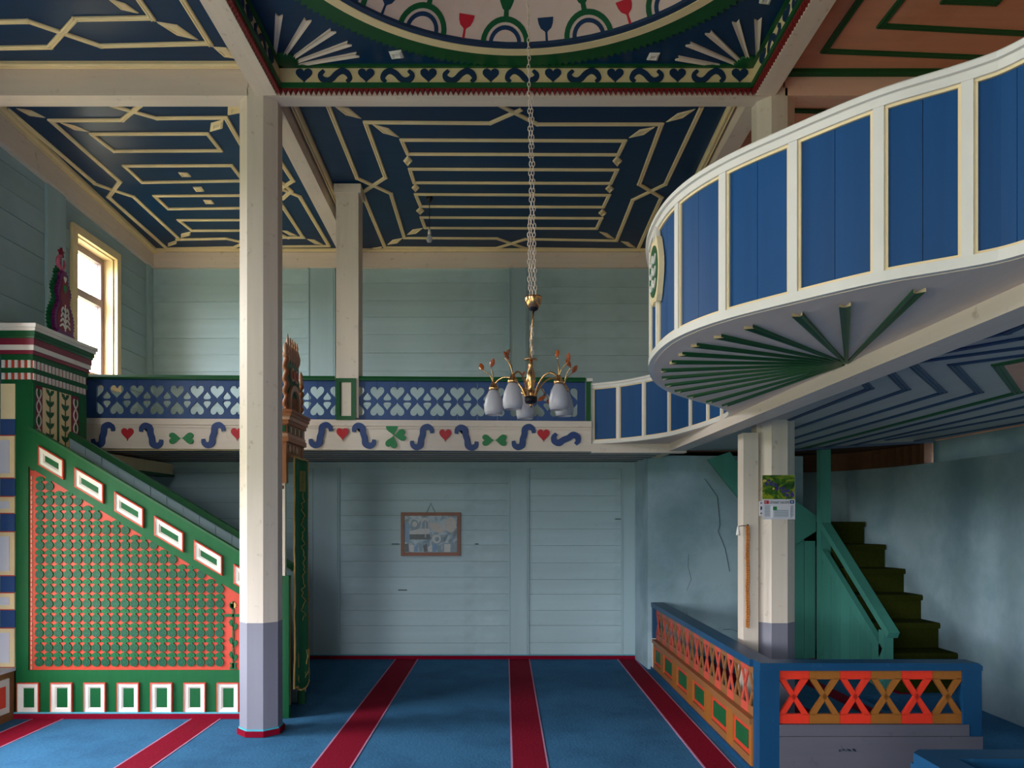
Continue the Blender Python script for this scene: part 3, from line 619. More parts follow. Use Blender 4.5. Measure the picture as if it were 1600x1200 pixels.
for px, py in ((615, 681), (448, 681)):
    for q_, a in enumerate((10, -85, 165)): applique('leaf', heart(.108, .112, rot=math.radians(a)), px, py, mt['leaf'], .010+.0025*q_)
# rail: upright boards with cut-out hearts and drops
pit = 31.42*GS; hb = .365
def drop(dx, dz, s):
    return [(dx+x*1.15, dz+s*z*1.2) for x, z in ((0,.062),(.012,.046),(.026,.030),(.033,.016),(.026,.003),(.010,0),(-.010,0),(-.026,.003),(-.033,.016),(-.026,.030),(-.012,.046))]
hc = hb*.49; hh_ = [p for p in heart(.132, .128, 32)[1:17]]          # right half of a heart, cleft to tip
e_ = .0012
up_ = [(max(e_, x), hc+.006+z) for x, z in hh_[::-1]]; lo_ = [(max(e_, x), hc-.006-z) for x, z in hh_]
left = [(e_,0)]+lo_+up_+[(e_,hb)]
outl = left+[(pit-x, z) for x, z in left[::-1]]        # the boards meet in the middle of the hearts
holes = [drop(pit*.5, hc+.007, 1), drop(pit*.5, hc-.007, -1)]
rb = cut_mesh('rail_board', outl, holes, .022, [mt['railblue']])
rails = []
for (a, b, first, n, label) in ((XL+.03, gx(523), gx(180), 0, 'blue cut-out board rail between the pulpit and the slim gallery column'), (gx(559), gx(915), gx(588.5), 0, 'blue cut-out board rail between the slim gallery column and the curved balcony')):
    r = thing('gallery_rail', ((a+b)/2, YG+.02, 2.455), label, 'railing')
    x = first
    while x-pit > a-.02: x -= pit
    while x+pit < b+.02:
        link('rail_board', rb, r, (x, YG+.035, 2.452+tilt(x))); x += pit
    if a < -2:
        if x > b: x -= 0
        xs = first
        while xs-pit > a-.02: xs -= pit
        if xs > a+.004: ob('rail_board', MB().box(a, xs, YG+.024, YG+.046, 2.45+tilt(a), 2.45+hb+tilt(a)), mt['railblue'], r)
        (ob('rail_board', MB().box(x, b, YG+.024, YG+.046, 2.45+tilt(x), 2.45+hb+tilt(x)), mt['railblue'], r) if b > x+.004 else None)
    else:
        (ob('rail_board', MB().box(x, b, YG+.024, YG+.046, 2.45+tilt(x), 2.45+hb+tilt(x)), mt['railblue'], r) if b > x+.004 else None)
        xs = first
        while xs-pit > a-.02: xs -= pit
        if xs > a+.004: ob('rail_board', MB().box(a, xs, YG+.024, YG+.046, 2.45+tilt(a), 2.45+hb+tilt(a)), mt['railblue'], r)
    ob('handrail', MB().sweep([Vector((a,YG+.03,2.815+tilt(a))), Vector((b,YG+.03,2.815+tilt(b)))], [(-.035,0),(.035,0),(.042,.018),(.03,.04),(-.03,.04),(-.042,.018)]), mt['dkgreen'], r)
r = thing('newel_panel', (gx(541), YG-.01, 2.455), 'pale green panel in a dark green frame at the foot of the slim column', 'panel')
x0, x1, z0, z1 = gx(526), gx(557), 2.447, 2.825
for (a, b, c, d) in ((x0,x0+.035,z0,z1), (x1-.035,x1,z0,z1), (x0+.035,x1-.035,z1-.035,z1), (x0+.035,x1-.035,z0,z0+.035)): bx('frame_bar', a, b, YG-.03, YG, c, d, mt['dkgreen'], r)
bx('panel', x0+.035, x1-.035, YG-.012, YG, z0+.035, z1-.035, mt['ltgreen'], r)
for xx in (x0+.035, x1-.045): bx('bead', xx, xx+.01, YG-.022, YG-.012, z0+.035, z1-.035, mt['dkgreen'], r)
r = thing('rail_end_post', (gx(919), YG+.02, 2.2), 'green rail post where the straight gallery meets the curved balcony', 'post')
bx('post', gx(916.5), gx(923), YG, YG+.06, 2.42, 2.80, mt['dkgreen'], r); bx('cap', gx(916.5), gx(926), YG-.01, YG+.07, 2.80, 2.83, mt['white'], r)
struct(bx('gallery_beam', gx(924), 1.66, YG, YG+.12, 2.150, 2.232, mt['frieze']), 'cream beam end below the curved balcony panels', 'beam')
struct(bx('balcony_beam', 1.50, 1.64, YF, YG+.1, 2.165, 2.262, mt['beam_y']), 'long pale beam under the balcony resting over the low fence', 'beam')

# ================================================================== CURVED BALCONY
ZB, ZT = 2.2325, 2.787
ctrl = [(1.50,-2.5),(1.50,.2),(1.50,.9),(1.52,1.35),(1.46,1.72),(1.353,2.0),(1.268,2.10),(1.093,2.235),(.923,2.435),(.765,2.655),(.672,2.885),(.645,3.15),(.670,3.47),(.765,3.83),(.900,4.13),(1.09,4.41),(1.31,4.68),(1.455,4.93),(1.515,5.2),(1.52,5.42),(1.495,5.70),(1.45,6.02),(1.375,6.40),(1.235,6.73),(1.05,7.0),(.826,7.175),(.80,7.19)]
# the far end is drawn back to the straight gallery front
ctrl = [(x, y if y < 6.3 else 6.3+(y-6.3)*(7.06-6.3)/(7.19-6.3)) for x, y in ctrl]
curve = smooth_path([Vector((x, y, 0)) for x, y in ctrl], 10)
arc = [0]
for a, b in zip(curve[:-1], curve[1:]): arc.append(arc[-1]+(b-a).length)
def at_arc(s):
    for i in range(len(arc)-1):
        if arc[i+1] >= s: return curve[i].lerp(curve[i+1], (s-arc[i])/max(1e-9, arc[i+1]-arc[i]))
    return curve[-1].copy()
def sub(s0, s1, z, step=.02):
    n = max(2, int((s1-s0)/step)+1); return [at_arc(s0+(s1-s0)*i/n)+Vector((0,0,z)) for i in range(n+1)]
def arc_of_px(px, lo, hi):                              # where along the curve a post stands
    best = min((abs((CX+F*p.x/p.y)-px), arc[i]) for i, p in enumerate(curve) if lo <= p.y <= hi); return best[1]
near = [arc_of_px(p, 1.8, 3.3) for p in (1518, 1380, 1241, 1132, 1063)]
far = [arc_of_px(p, 5.1, 7.3) for p in (1131, 1109, 1081, 1049, 1009, 969, 927)]
posts = [near[0]-.235*k for k in range(16, 0, -1)]
posts = [p for p in posts if p > .05]+near
s0, s1 = near[-1], far[0]; n = round((s1-s0)/.255); posts += [s0+(s1-s0)*i/n for i in range(1, n)]+far
bal = thing('curved_balcony', (1.5, 3.3, ZB), 'serpentine balcony front of blue board panels in white framing', 'balcony')
# travel runs away from the viewer; the room lies to the left of travel -> negative u is the room side
end = arc[-1]
ob('bottom_rail', MB().sweep(sub(0, end, ZB, .04), [(-.022,0),(.03,0),(.03,.030),(-.022,.030)]), mt['white'], bal)
ob('top_rail', MB().sweep(sub(0, end, ZT-.048, .04), [(-.022,0),(.03,0),(.03,.026),(-.022,.026)]), mt['white'], bal)
ob('rail_cap', MB().sweep(sub(0, end, ZT-.022, .04), [(-.034,0),(.045,0),(.045,.016),(.036,.022),(-.028,.022),(-.034,.016)]), mt['white'], bal)
for s in posts: ob('post', MB().sweep(sub(max(0, s-.015), min(end, s+.015), ZB+.03, .015), [(-.020,0),(.024,0),(.024,ZT-.078-ZB),(-.020,ZT-.078-ZB)]), mt['white'], bal)
hz = ZT-.048-ZB-.030
for a, b in zip(posts[:-1], posts[1:]):
    if b-a < .05: continue
    ctr = at_arc((a+b)/2)
    for (u0, u1, zz, hh) in ((a+.015, b-.015, ZB+.030, .009), (a+.015, b-.015, ZT-.057, .009)): ob('bead', MB().sweep(sub(u0, u1, zz), [(-.014,0),(.012,0),(.012,hh),(-.014,hh)]), mt['cream'], bal)
    for u in (a+.015, b-.024): ob('bead', MB().sweep(sub(u, u+.009, ZB+.039, .009), [(-.013,0),(.012,0),(.012,hz-.018),(-.013,hz-.018)]), mt['cream'], bal)
    k = 2 if ctr.y < 5 else 1
    for q in range(k):
        c0 = a+.018+(b-a-.036)*q/k; c1_ = a+.018+(b-a-.036)*(q+1)/k
        ob('board', MB().sweep(sub(c0+.0008, c1_-.0008, ZB+.034), [(-.006,0),(.010,0),(.010,hz-.008),(-.006,hz-.008)]), mt['balblue'], bal)
# medallion on the most forward panel
sm = arc_of_px(1019.5, 2.9, 3.6); sm = min((abs(p.x-min(q.x for q in curve if q.y > 2)), arc[i]) for i, p in enumerate(curve))[1]+.02
pm = at_arc(sm); tn = (at_arc(sm+.02)-at_arc(sm-.02)).normalized(); nm = Vector((-tn.y, tn.x, 0)); zm = ZB+.335
def plate(nmx, poly, off, t, mat): ob(nmx, MB().prism(poly, pm+Vector((0,0,zm))+nm*off, tn, (0,0,1), nm, t), mat, bal)
plate('medallion', [(.105*math.cos(2*PI*i/28), .135*math.sin(2*PI*i/28)*(1+.10*math.cos(6*2*PI*i/28))) for i in range(28)], .008, .022, mt['cream'])
plate('medallion_field', [(.082*math.cos(2*PI*i/24), .105*math.sin(2*PI*i/24)) for i in range(24)], .028, .006, mt['dkgreen'])
for k in range(3):
    plate('medallion_stroke', stroke([(-.06, .055-.05*k),(-.03,.03-.05*k),(0,.06-.05*k),(.03,.03-.05*k),(.06,.055-.05*k)], .014), .033, .006, mt['white'])
plate('medallion_crest', stroke([(-.03,.12),(0,.175),(.03,.13)], .022), .01, .018, mt['white'])
# deck and soffit
pts = [(p.x, p.y) for p in curve]; pts = pts[::4]+[pts[-1]]
dkc = struct(ob('balcony_floor', MB().prism(pts+[(1.56,7.06),(1.56,-2.5)], (0,0,ZB-.002), (1,0,0), (0,1,0), (0,0,1), .03), mt['soffit']), 'pale boarded underside of the bulging balcony with a green sunburst', 'balcony floor')
sc_ = PZ(1326, 567, ZB)
for (px, py) in ((1437,450),(1320,473),(1245,488),(1169,508),(1121,523),(1084,537),(1063,551),(1048,564),(1033,577),(1035,589),(1041,600.5),(1057,610),(1077,618.7),(1107,626.7),(1132,632.5)):
    t = PZ(px, py, ZB-.002); c = Vector((sc_.x-.01, sc_.y, ZB-.002)); d = (t-c).normalized(); s = d.cross(Vector((0,0,1))).normalized(); w1 = .034; hgt = Vector((0,0,-.012))
    a = c+d*.02; ins = t-d*.045
    P = [a-s*.006, a+s*.006, t+s*w1/2, ins, t-s*w1/2]; Q = [P[0]+hgt*.5, P[1]+hgt*.5, P[2]+hgt, P[3]+hgt*.35, P[4]+hgt]
    ob('sun_ray', MB().add(P+Q, [(5,6,7,8),(5,8,9),(0,1,6,5),(1,2,7,6),(4,0,5,9)], 0).add([P[2],P[3],P[4],Q[2],Q[3],Q[4]], [(0,1,4,3),(1,2,5,4)], 1), [mt['dkgreen'], mt['cream']], dkc)
# right gallery underside
ZU = 2.25
ug = struct(ob('under_gallery_ceiling', MB().prism([(1.60,YF),(XR+.1,YF),(XR+.1,6.9),(2.75,7.95),(1.46,7.95),(1.46,7.0),(1.60,7.0)], (0,0,ZU), (1,0,0), (0,1,0), (0,0,1), .06), mt['underg']), 'grey boarded ceiling with blue zigzag battens under the side gallery', 'ceiling')
struct(ob('stair_light_cover', MB().prism([(1.6,7.97),(2.77,7.97),(XR+.3,6.74),(XR+.3,YB+.2),(1.6,YB+.2)], (0,0,2.24), (1,0,0), (0,1,0), (0,0,1), .11), mt['brownwood']), 'added dark boards closing the stair opening against light from above', 'gallery floor')  # added cover: shuts the stair opening so upper-floor light does not leak down
n5 = lambda *pts: [PZ(a, b, ZU) for a, b in pts]
for pts in (((1347,594.5),(1359,606.5),(1240.5,653),(1165,684)), ((1387.5,578),(1416,608),(1240.5,669.5),(1165,694)), ((1660,533),(1600,542),(1422,566),(1473,612.5),(1240.5,684.5),(1140,712)), ((1660,516),(1600,527),(1432,557)), ((1600,507),(1572,519.5),(1485,534.5)),
            ((1660,545),(1600,554),(1488,569),(1530,612.5),(1240.5,695)), ((1640,610),(1272,702.5)), ((1640,626),(1326,696.5)), ((1640,640),(1386,687)), ((1640,652),(1432,688))):
    batten(n5(*pts), .040, ug, mt['batblue'], .008)
batten(n5((1640,553),(1558.5,569),(1590,612.5),(1240.5,704)), .045, ug, mt['dkgreen'], .010)
ob('centre_panel', MB().prism([(p.x, p.y) for p in n5((1562,570),(1592,611),(1680,590),(1650,556))], (0,0,ZU-.006), (1,0,0), (0,1,0), (0,0,1), .006), mt['peach'], ug)
ob('edge_strip', MB().prism([(2.75,7.95),(XR,6.93),(XR,6.87),(2.70,7.90)], (0,0,ZU-.02), (1,0,0), (0,1,0), (0,0,1), .02), mt['batblue'], ug)

# ================================================================== STAIRS
st = thing('staircase', (3.5, 6.55, .12), 'steep olive carpeted stairs climbing along the plaster wall', 'stairs')
for i in range(-1, 6):
    y = 6.55+.255*i; zt = .405+.222*i
    if i == -1: y = 6.30; zt = .27
    ob('step', MB().sweep([Vector((3.25, y, 0)), Vector((XR-(0 if i < 2 else .012*(i-1)**2), y, 0))], [(.025,zt-.05),(.03,zt-.02),(.02,zt),(-.30 if i < 5 else -.6,zt),(-.30 if i < 5 else -.6,zt-.26),(0,zt-.26),(0,zt-.05)]), mt['olive'], st)
br = thing('stair_balustrade', (3.2, 7.1, .12), 'teal plank side of the stairs with a sloping handrail and newel', 'balustrade')
XS = 3.18
def inX(px, py, x=XS): return PXp(px, py, x)
bx('corner_post', XS-.03, XS+.07, 7.66, 7.76, .12, 2.25, mt['teal'], br)
nb = inX(1380, 990)
bx('newel', XS-.02, XS+.06, nb.y-.05, nb.y+.04, .12, nb.z+.03, mt['teal'], br)
A = inX(1390, 992); B = Vector((XS, 7.70, 1.50))
ob('handrail', MB().sweep([A+Vector((.02,-.02,0)), B+Vector((.02,0,0))], [(-.045,-.03),(.045,-.03),(.045,.03),(-.045,.03)]), mt['teal'], br)
A2 = Vector((XS, nb.y, nb.z-.16)); B2 = Vector((XS, 7.70, 1.22))
ob('lower_rail', MB().sweep([A2, B2], [(-.02,-.045),(.03,-.045),(.03,.045),(-.02,.045)]), mt['teal'], br)
n = 6
for i in range(n):
    y0 = nb.y+(7.68-nb.y)*i/n; y1 = nb.y+(7.68-nb.y)*(i+1)/n; g = .003
    zf = lambda y: A2.z+(B2.z-A2.z)*(y-A2.y)/(B2.y-A2.y)
    ob('plank', MB().prism([(y0+g,.12),(y1-g,.12),(y1-g,zf(y1)),(y0+g,zf(y0))], (XS-.005,0,0), (0,1,0), (0,0,1), (1,0,0), .02), mt['teal'], br)
sb = thing('stair_enclosure', (2.9, 7.86, .12), 'teal boarded underside of the upper stair flight behind the calendar column', 'stair panel')
YP = 7.83
poly = [V(a, b, YP) for a, b in ((1105,718),(1140,706),(1165,742),(1243,783),(1274,806),(1274,1035),(1222,1035),(1222,858),(1162,789))]
def clip(poly, x0, x1):
    def half(P, f, xx):
        out = []
        for i in range(len(P)):
            a, b = P[i-1], P[i]
            if (f(a) >= 0) != (f(b) >= 0):
                t = (xx-a[0])/(b[0]-a[0]); out.append((xx, a[1]+(b[1]-a[1])*t))
            if f(b) >= 0: out.append(b)
        return out
    return half(half(poly, lambda p: p[0]-x0, x0), lambda p: x1-p[0], x1)
# the sloping stringer and the upright boards under it
ob('stringer', MB().prism([(p.x, p.z) for p in [V(a, b, YP) for a, b in ((1105,718),(1140,706),(1166,744),(1243,783),(1274,806),(1274,830),(1225,862),(1162,789))]], (0,YP-.02,0), (1,0,0), (0,0,1), (0,1,0), .05), mt['teal'], sb)
xa, xb = V(1222,0,YP).x, V(1274,0,YP).x
for i in range(3):
    a = xa+(xb-xa)*i/3; b = xa+(xb-xa)*(i+1)/3; ob('plank', MB().box(a+.002, b-.002, YP, YP+.02, .12, 1.42-.05*i), mt['teal'], sb)

# ================================================================== LOW FENCES
def xpanel_mesh(wd, h, t, mat, name, th=.21):
    m = MB(); a = wd/2; b = .056; k = a*.86; s = .030
    def P(pts): m.prism(pts, (0,-t/2,0), (1,0,0), (0,0,1), (0,1,0), t)
    P([(-a,0),(a,0),(a,b),(-a,b)]); P([(-a,h),(-a,h-b),(a,h-b),(a,h)])
    c = h/2; T = wd*th
    for sx in (-1, 1):
        for (zb_, sz) in ((b*.9, 1), (h-b*.9, -1)): P([(sx*a, zb_), (sx*(a-T), zb_), (sx*-T*.42, c), (sx*T*.42, c)])
    return m.mesh(name, [mat])
Z0f, Z1f = .325, .645
ff = thing('lattice_fence', (2.1, 4.57, 0), 'low fence with red and ochre crossed panels facing the viewer', 'fence')
YFn = 4.57; fx = lambda px: (px-CX)/F*YFn
wdt = (fx(1508)-fx(1218))/6
pr = xpanel_mesh(wdt-.002, Z1f-Z0f, .025, mt['verm'], 'cross_panel'); po = xpanel_mesh(wdt-.002, Z1f-Z0f, .025, mt['ochre'], 'cross_panel')
for i in range(6): link('cross_panel', pr if i % 2 == 0 else po, ff, (fx(1218)+wdt*(i+.5), YFn+.03, Z0f))
bx('corner_post', fx(1187), fx(1218), YFn, YFn+.12, 0, .645, mt['fenceblue'], ff)
bx('end_post', fx(1505), fx(1534), YFn, YFn+.09, .14, .66, mt['fenceblue'], ff)
ob('top_rail', MB().prism([(fx(1187),.645),(fx(1534),.645),(fx(1534),.672),(fx(1527),.690),(fx(1187),.690)], (0,YFn-.01,0), (1,0,0), (0,0,1), (0,1,0), .13), mt['fenceblue'], ff)
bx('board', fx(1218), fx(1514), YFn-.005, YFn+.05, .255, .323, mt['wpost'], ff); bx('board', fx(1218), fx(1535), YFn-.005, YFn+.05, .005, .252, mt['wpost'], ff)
for k in range(7):
    x = fx(1310+k*4); ob('ink_stroke', MB().prism(stroke([(0,-.008+.004*(k%3)),(.006,.010),(.012,-.004),(.018,.008*(k%2))], .003), (x, YFn-.0055, .168+.003*(k%2)), (1,0,0), (0,0,1), (0,-1,0), .0006), mt['ink'], ff)
sf = thing('lattice_fence', (1.52, 6.2, 0), 'long low fence with crossed panels above ochre boards, running back to the plaster wall', 'fence')
XS0 = 1.505; n = 20; y0, y1 = 4.69, 7.80; ws = (y1-y0)/n
prs = xpanel_mesh(ws-.002, Z1f-Z0f, .010, M('worn_red_paint', (190,76,58), .5, .1, 'z', 8, .15, .08), 'cross_panel', .2); pos = xpanel_mesh(ws-.002, Z1f-Z0f, .010, mt['ochre_y'], 'cross_panel', .2)
for i in range(n):
    o = link('cross_panel', prs if i % 2 else pos, sf, (XS0+.035, y0+ws*(i+.5), Z0f)); o.rotation_euler = (0, 0, PI/2)
ob('top_rail', MB().box(XS0-.01, XS0+.12, 4.69, 7.86, .645, .690), mt['fenceblue'], sf)
bx('end_post', XS0, XS0+.07, 7.80, 7.87, .33, .645, mt['fenceblue'], sf); bx('end_strip', XS0-.004, XS0+.06, 7.80, 7.87, .002, .33, mt['white'], sf)
bx('ledge', XS0-.012, XS0+.05, 4.69, 7.80, .290, .325, mt['ochre_y'], sf); bx('lower_board', XS0+.02, XS0+.05, 4.69, 7.80, .002, .290, mt['ochre_y'], sf)
bx('foot_strip', XS0-.015, XS0+.02, 4.69, 7.86, .002, .035, mt['fenceblue'], sf)
cuts = ((4.73,5.08), (5.22,5.62), (5.80,6.17), (6.36,6.74), (6.92,7.30), (7.44,7.75)); edges = [4.69]+[v for c in cuts for v in c]+[7.80]
for i in range(0, len(edges), 2): bx('stile', XS0, XS0+.03, edges[i], edges[i+1], .035, .290, mt['ochre'], sf)
for (a, b) in cuts:
    bx('rail_strip', XS0, XS0+.03, a, b, .035, .085, mt['ochre_y'], sf); bx('rail_strip', XS0, XS0+.03, a, b, .262, .290, mt['ochre_y'], sf)
    fr = ob('panel_border', MB().box(XS0+.012, XS0+.022, a, b, .085, .262), mt['orange'], sf); bx('panel_field', XS0+.006, XS0+.014, a+.05, b-.05, .118, .232, mt['dkgreen'], fr)
cf2 = thing('lattice_fence', (1.56, 2.8, 0), 'blue fence corner at the bottom edge of the picture near the viewer', 'fence')
ob('top_rail', MB().prism([(1.50,-.4),(1.62,-.4),(1.62,2.745),(2.9,2.745),(2.9,2.86),(1.54,2.86),(1.50,2.82)], (0,0,.645), (1,0,0), (0,1,0), (0,0,1), .045), mt['fenceblue'], cf2)
bx('inner_rail', 1.66, 2.9, 2.755, 2.80, .60, .645, mt['fenceblue'], cf2)
bx('corner_post', 1.505, 1.60, 2.76, 2.85, 0, .645, mt['fenceblue'], cf2); bx('end_post', 2.8, 2.9, 2.75, 2.85, 0, .645, mt['fenceblue'], cf2)
for i in range(7): link('cross_panel', pr if i % 2 else po, cf2, (1.60+wdt*(i+.5)*.90, 2.81, Z0f))
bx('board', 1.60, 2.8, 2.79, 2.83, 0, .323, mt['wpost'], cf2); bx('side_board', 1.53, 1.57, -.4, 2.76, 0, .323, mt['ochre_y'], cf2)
for i in range(18):
    o = link('cross_panel', prs if i % 2 else pos, cf2, (1.55, -.35+.17*(i+.5), Z0f)); o.rotation_euler = (0, 0, PI/2)
# ================================================================== PULPIT
YM = 5.96
mx = lambda px: (px-CX)/F*YM
mz = lambda py: H-(py-CY)/F*YM
yt = lambda px: 672+.594*(px-50)                        # upper and lower edge of the sloping band, in the photograph
yb = lambda px: 729+.606*(px-45)
pul = thing('pulpit', (-2.8, 6.2, 0), 'green and orange carved wooden pulpit with a stair behind the tall column', 'pulpit')
E = 436
def face(nm, pxpts, y, t, mat, parent=pul): return ob(nm, MB().prism([(mx(a), mz(b)) for a, b in pxpts], (0,y,0), (1,0,0), (0,0,1), (0,1,0), t), mat, parent)
lat = face('lattice_ground', [(45,1047),(E,1047),(E,yb(E)),(45,729)], YM+.012, .03, mt['orange'])
face('bottom_band', [(25,1122),(E,1122),(E,1047),(25,1047)], YM-.004, .046, mt['green'])
face('corner_stile', [(25,1047),(45,1047),(45,669),(50,669),(50,600),(25,600)], YM-.006, .05, mt['green'])
face('sloping_band', [(45,729),(45,669),(E,yt(E)),(E,yb(E))], YM-.008, .05, mt['green'])
face('band_cap', [(45,669),(E,yt(E)),(E,yt(E)-4),(45,665)], YM-.014, .06, mt['dkgreen'])
# carved rosettes with caps, one by one
def rosette():
    m = MB(); r = .0330; t = .011
    out = []
    for i in range(19):
        a = math.radians(-250+320*i/18); out.append((r*math.cos(a), r*math.sin(a)))
    # disc, neck, cap
    disc = [(r*math.sin(math.radians(25+310*i/16)), r*math.cos(math.radians(25+310*i/16))) for i in range(17)]
    cap = [(-.010,.042),(-.0345,.044),(-.0345,.050),(-.028,.066),(-.012,.076),(0,.079),(.012,.076),(.028,.066),(.0345,.050),(.0345,.044),(.010,.042)]
    poly = disc[::-1]+[]                                 # runs from the neck's left side round to its right side
    full = [(-.012,.030)]+cap[1:-1][:0]
    full = disc+[(-.012,.040)]+cap[1:-1]+[(.012,.040)]
    m.prism(full, (0,-t,0), (1,0,0), (0,0,1), (0,1,0), t)
    for k in range(8):
        a = 2*PI*k/8+.2; d = (math.cos(a), math.sin(a)); n = (-d[1], d[0])
        m.prism([(d[0]*.008-n[0]*.0012, d[1]*.008-n[1]*.0012), (d[0]*.008+n[0]*.0012, d[1]*.008+n[1]*.0012), (d[0]*.026+n[0]*.0052, d[1]*.026+n[1]*.0052), (d[0]*.026-n[0]*.0052, d[1]*.026-n[1]*.0052)], (0,-t-.0004,0), (1,0,0), (0,0,1), (0,1,0), .001, 1)
    m.prism([(x*.35+0, .058+y*.2) for x, y in disc], (0,-t-.003,0), (1,0,0), (0,0,1), (0,1,0), .004)
    return m.mesh('rosette', [mt['carved'], mt['incise']])
ros = rosette(); px0, dpx, dpy = 60.3, 14.85, 22.92; cnt = 0
for j in range(15):
    for i in range(21):
        px, py = px0+dpx*i+.13*j, 1042-7-dpy*j
        if px > 351 or py-12 < yb(px)-8: continue
        link('rosette', ros, lat, (mx(px), YM+.012, mz(py))); cnt += 1
# chain border beside the stile
m = MB()
j = 0
while 1043-7.6*j > 740:
    c = (mx(48.5), mz(1043-7.6*j)); m.prism([(c[0]+.009*math.cos(2*PI*q/8)*(1 if q%2 else .7), c[1]+.016*math.sin(2*PI*q/8)) for q in range(8)], (0,YM+.004,0), (1,0,0), (0,0,1), (0,1,0), .008); j += 1
o = ob('chain_border', m, mt['ltwood'], lat); o['kind'] = 'stuff'
# vase of leaves near the column
def onlat(nm, poly, px, py, mat, t=.008): ob(nm, MB().prism(poly, (mx(px), YM+.004, mz(py)), (1,0,0), (0,0,1), (0,1,0), t), mat, lat)
onlat('stem', [(-.006,-.02),(.006,-.02),(.006,.50),(-.006,.50)], 364, 1040, mt['carved'])
for k, (dx, py, s) in enumerate(((-6,1000,1), (8,1004,-1), (-7,972,1), (8,978,-1), (-6,1022,1), (7,1026,-1), (-6,945,1))):
    onlat('leaf', [(0,0),(-.022*s,.012),(-.034*s,.040),(-.02*s,.06),(-.002*s,.04)] , 364, py+8, mt['carved'])
onlat('flower', [(.03*math.cos(2*PI*q/20)*(1 if q % 2 else .6), .03*math.sin(2*PI*q/20)*(1 if q % 2 else .6)) for q in range(20)], 364, 946, mt['gold'])
onlat('cross_bar', [(-.07,-.01),(.06,-.01),(.06,.012),(-.07,.012)], 364, 962, mt['carved'])
onlat('pot', [(-.03,0),(.03,0),(.018,.03),(.03,.05),(-.03,.05),(-.018,.03)], 364, 1046, mt['carved'])
# raised frames
def raised(nm, quad, y, parent, inner=mt['dkgreen'], rim=mt['orange'], ring=mt['white'], axis=None, w1=.014, w2=.052, field=mt['green']):
    """quad: four (x,z) corners, counter-clockwise from lower left; a thin coloured rim, a sloping white ring and a sunk field"""
    c = (sum(p[0] for p in quad)/4, sum(p[1] for p in quad)/4)
    def inset(d):
        out = []
        for i in range(4):
            p0, p1, p2 = Vector(quad[i-1]), Vector(quad[i]), Vector(quad[(i+1) % 4]); e1 = (p1-p0).normalized(); e2 = (p2-p1).normalized()
            n1 = Vector((-e1.y, e1.x)); n2 = Vector((-e2.y, e2.x)); bis = (n1+n2).normalized(); out.append(p1+bis*(d/max(.4, bis.dot(n1))))
        return out
    L = [(0,0), (0,.020), (w1,.022), (w1+.004,.014), (w2*.72,.012), (w2,.002)]
    m = MB(); vs = []
    for d, h in L: vs += [(q.x, y-h, q.y) for q in inset(d)]
    for r_ in range(len(L)-1):
        m_i = 1 if r_ < 2 else 0
        k = len(m.v)
        m.add(vs[r_*4:r_*4+8], [(i, (i+1) % 4, 4+(i+1) % 4, 4+i) for i in range(4)], m_i)
    fr = ob(nm, m, [ring, rim], parent)
    ob('panel_field', MB().prism([tuple(q) for q in inset(w2-.002)], (0,y-.003,0), (1,0,0), (0,0,1), (0,1,0), .003), field, fr)
def slanted(x0, x1, ya):                                 # parallelogram frame on the sloping band
    return [(mx(x0), mz(ya+30.5)), (mx(x1), mz(ya+30.5+.594*(x1-x0))), (mx(x1), mz(ya+.594*(x1-x0))), (mx(x0), mz(ya))]
for i, (x0, x1) in enumerate(((62.7,101.9), (119.2,164), (181.3,226.2), (243.3,288.6), (305.3,348.8), (367,411))):
    raised('raised_frame', slanted(x0, x1, 696+.607*(x0-62.7)), YM-.008, pul, w1=.009, w2=.046)
for i in range(8):
    a = 28.8+51.9*i
    raised('raised_frame', [(mx(a), mz(1114)), (mx(a+34.5), mz(1114)), (mx(a+34.5), mz(1066)), (mx(a), mz(1066))], YM-.004, pul, w1=.008, w2=.046)
# far side of the stair, its planks and rail, and the steps between
YFs = 6.47
slope = (mz(yt(E))-mz(yt(50)))/(mx(E)-mx(50)); ztop = lambda x: mz(yt(50))+slope*(x-mx(50))+.02
n = 14; xa, xb = mx(50), mx(E)
for i in range(n):
    a = xa+(xb-xa)*i/n; b = xa+(xb-xa)*(i+1)/n
    ob('plank', MB().prism([(a+.002,0),(b-.002,0),(b-.002,ztop(b)),(a+.002,ztop(a))], (0,YFs,0), (1,0,0), (0,0,1), (0,1,0), .025), mt['post'], pul)
ob('stair_rail', MB().sweep([Vector((xa,YFs+.012,ztop(xa))), Vector((xb,YFs+.012,ztop(xb)))], [(-.03,-.02),(.03,-.02),(.03,.03),(-.03,.03)]), mt['dkgreen'], pul)
for i in range(9):
    a = xb-.05-(xb-xa-.1)*i/9; ob('step', MB().box(xa+.02, a, YM+.05, YFs, .11*i+.0, .11*i+.11), mt['stripe'], pul)
# pulpit house against the wall
KX = mx(50); KY1 = 6.72
bx('house_body', XL+.005, KX-.012, YM+.03, KY1, 0, mz(598), mt['green'], pul)
bx('house_stile', KX-.012, KX+.012, YM-.004, YM+.03, mz(735), mz(598), mt['green'], pul)
bx('house_stile', KX-.012, KX+.010, 6.62, KY1, 1.6, mz(598), mt['green'], pul)
def onX(nm, poly, y, z, mat, t=.006, x=None, parent=pul): return ob(nm, MB().prism(poly, ((KX-.012) if x is None else x, y, z), (0,1,0), (0,0,1), (1,0,0), t), mat, parent)
R4 = lambda w_, h_: [(0,0),(w_,0),(w_,h_),(0,h_)]
zt_ = mz(600); zb_ = 1.75; hh = zt_-zb_
fl = onX('flower_panel', R4(.10, hh), 6.00, zb_, mt['maroon'], .008); 
onX('flower_panel', R4(.10, hh), 6.52, zb_, mt['maroon'], .008); onX('edge_strip', R4(.018, hh), 5.98, zb_, mt['white'], .012)
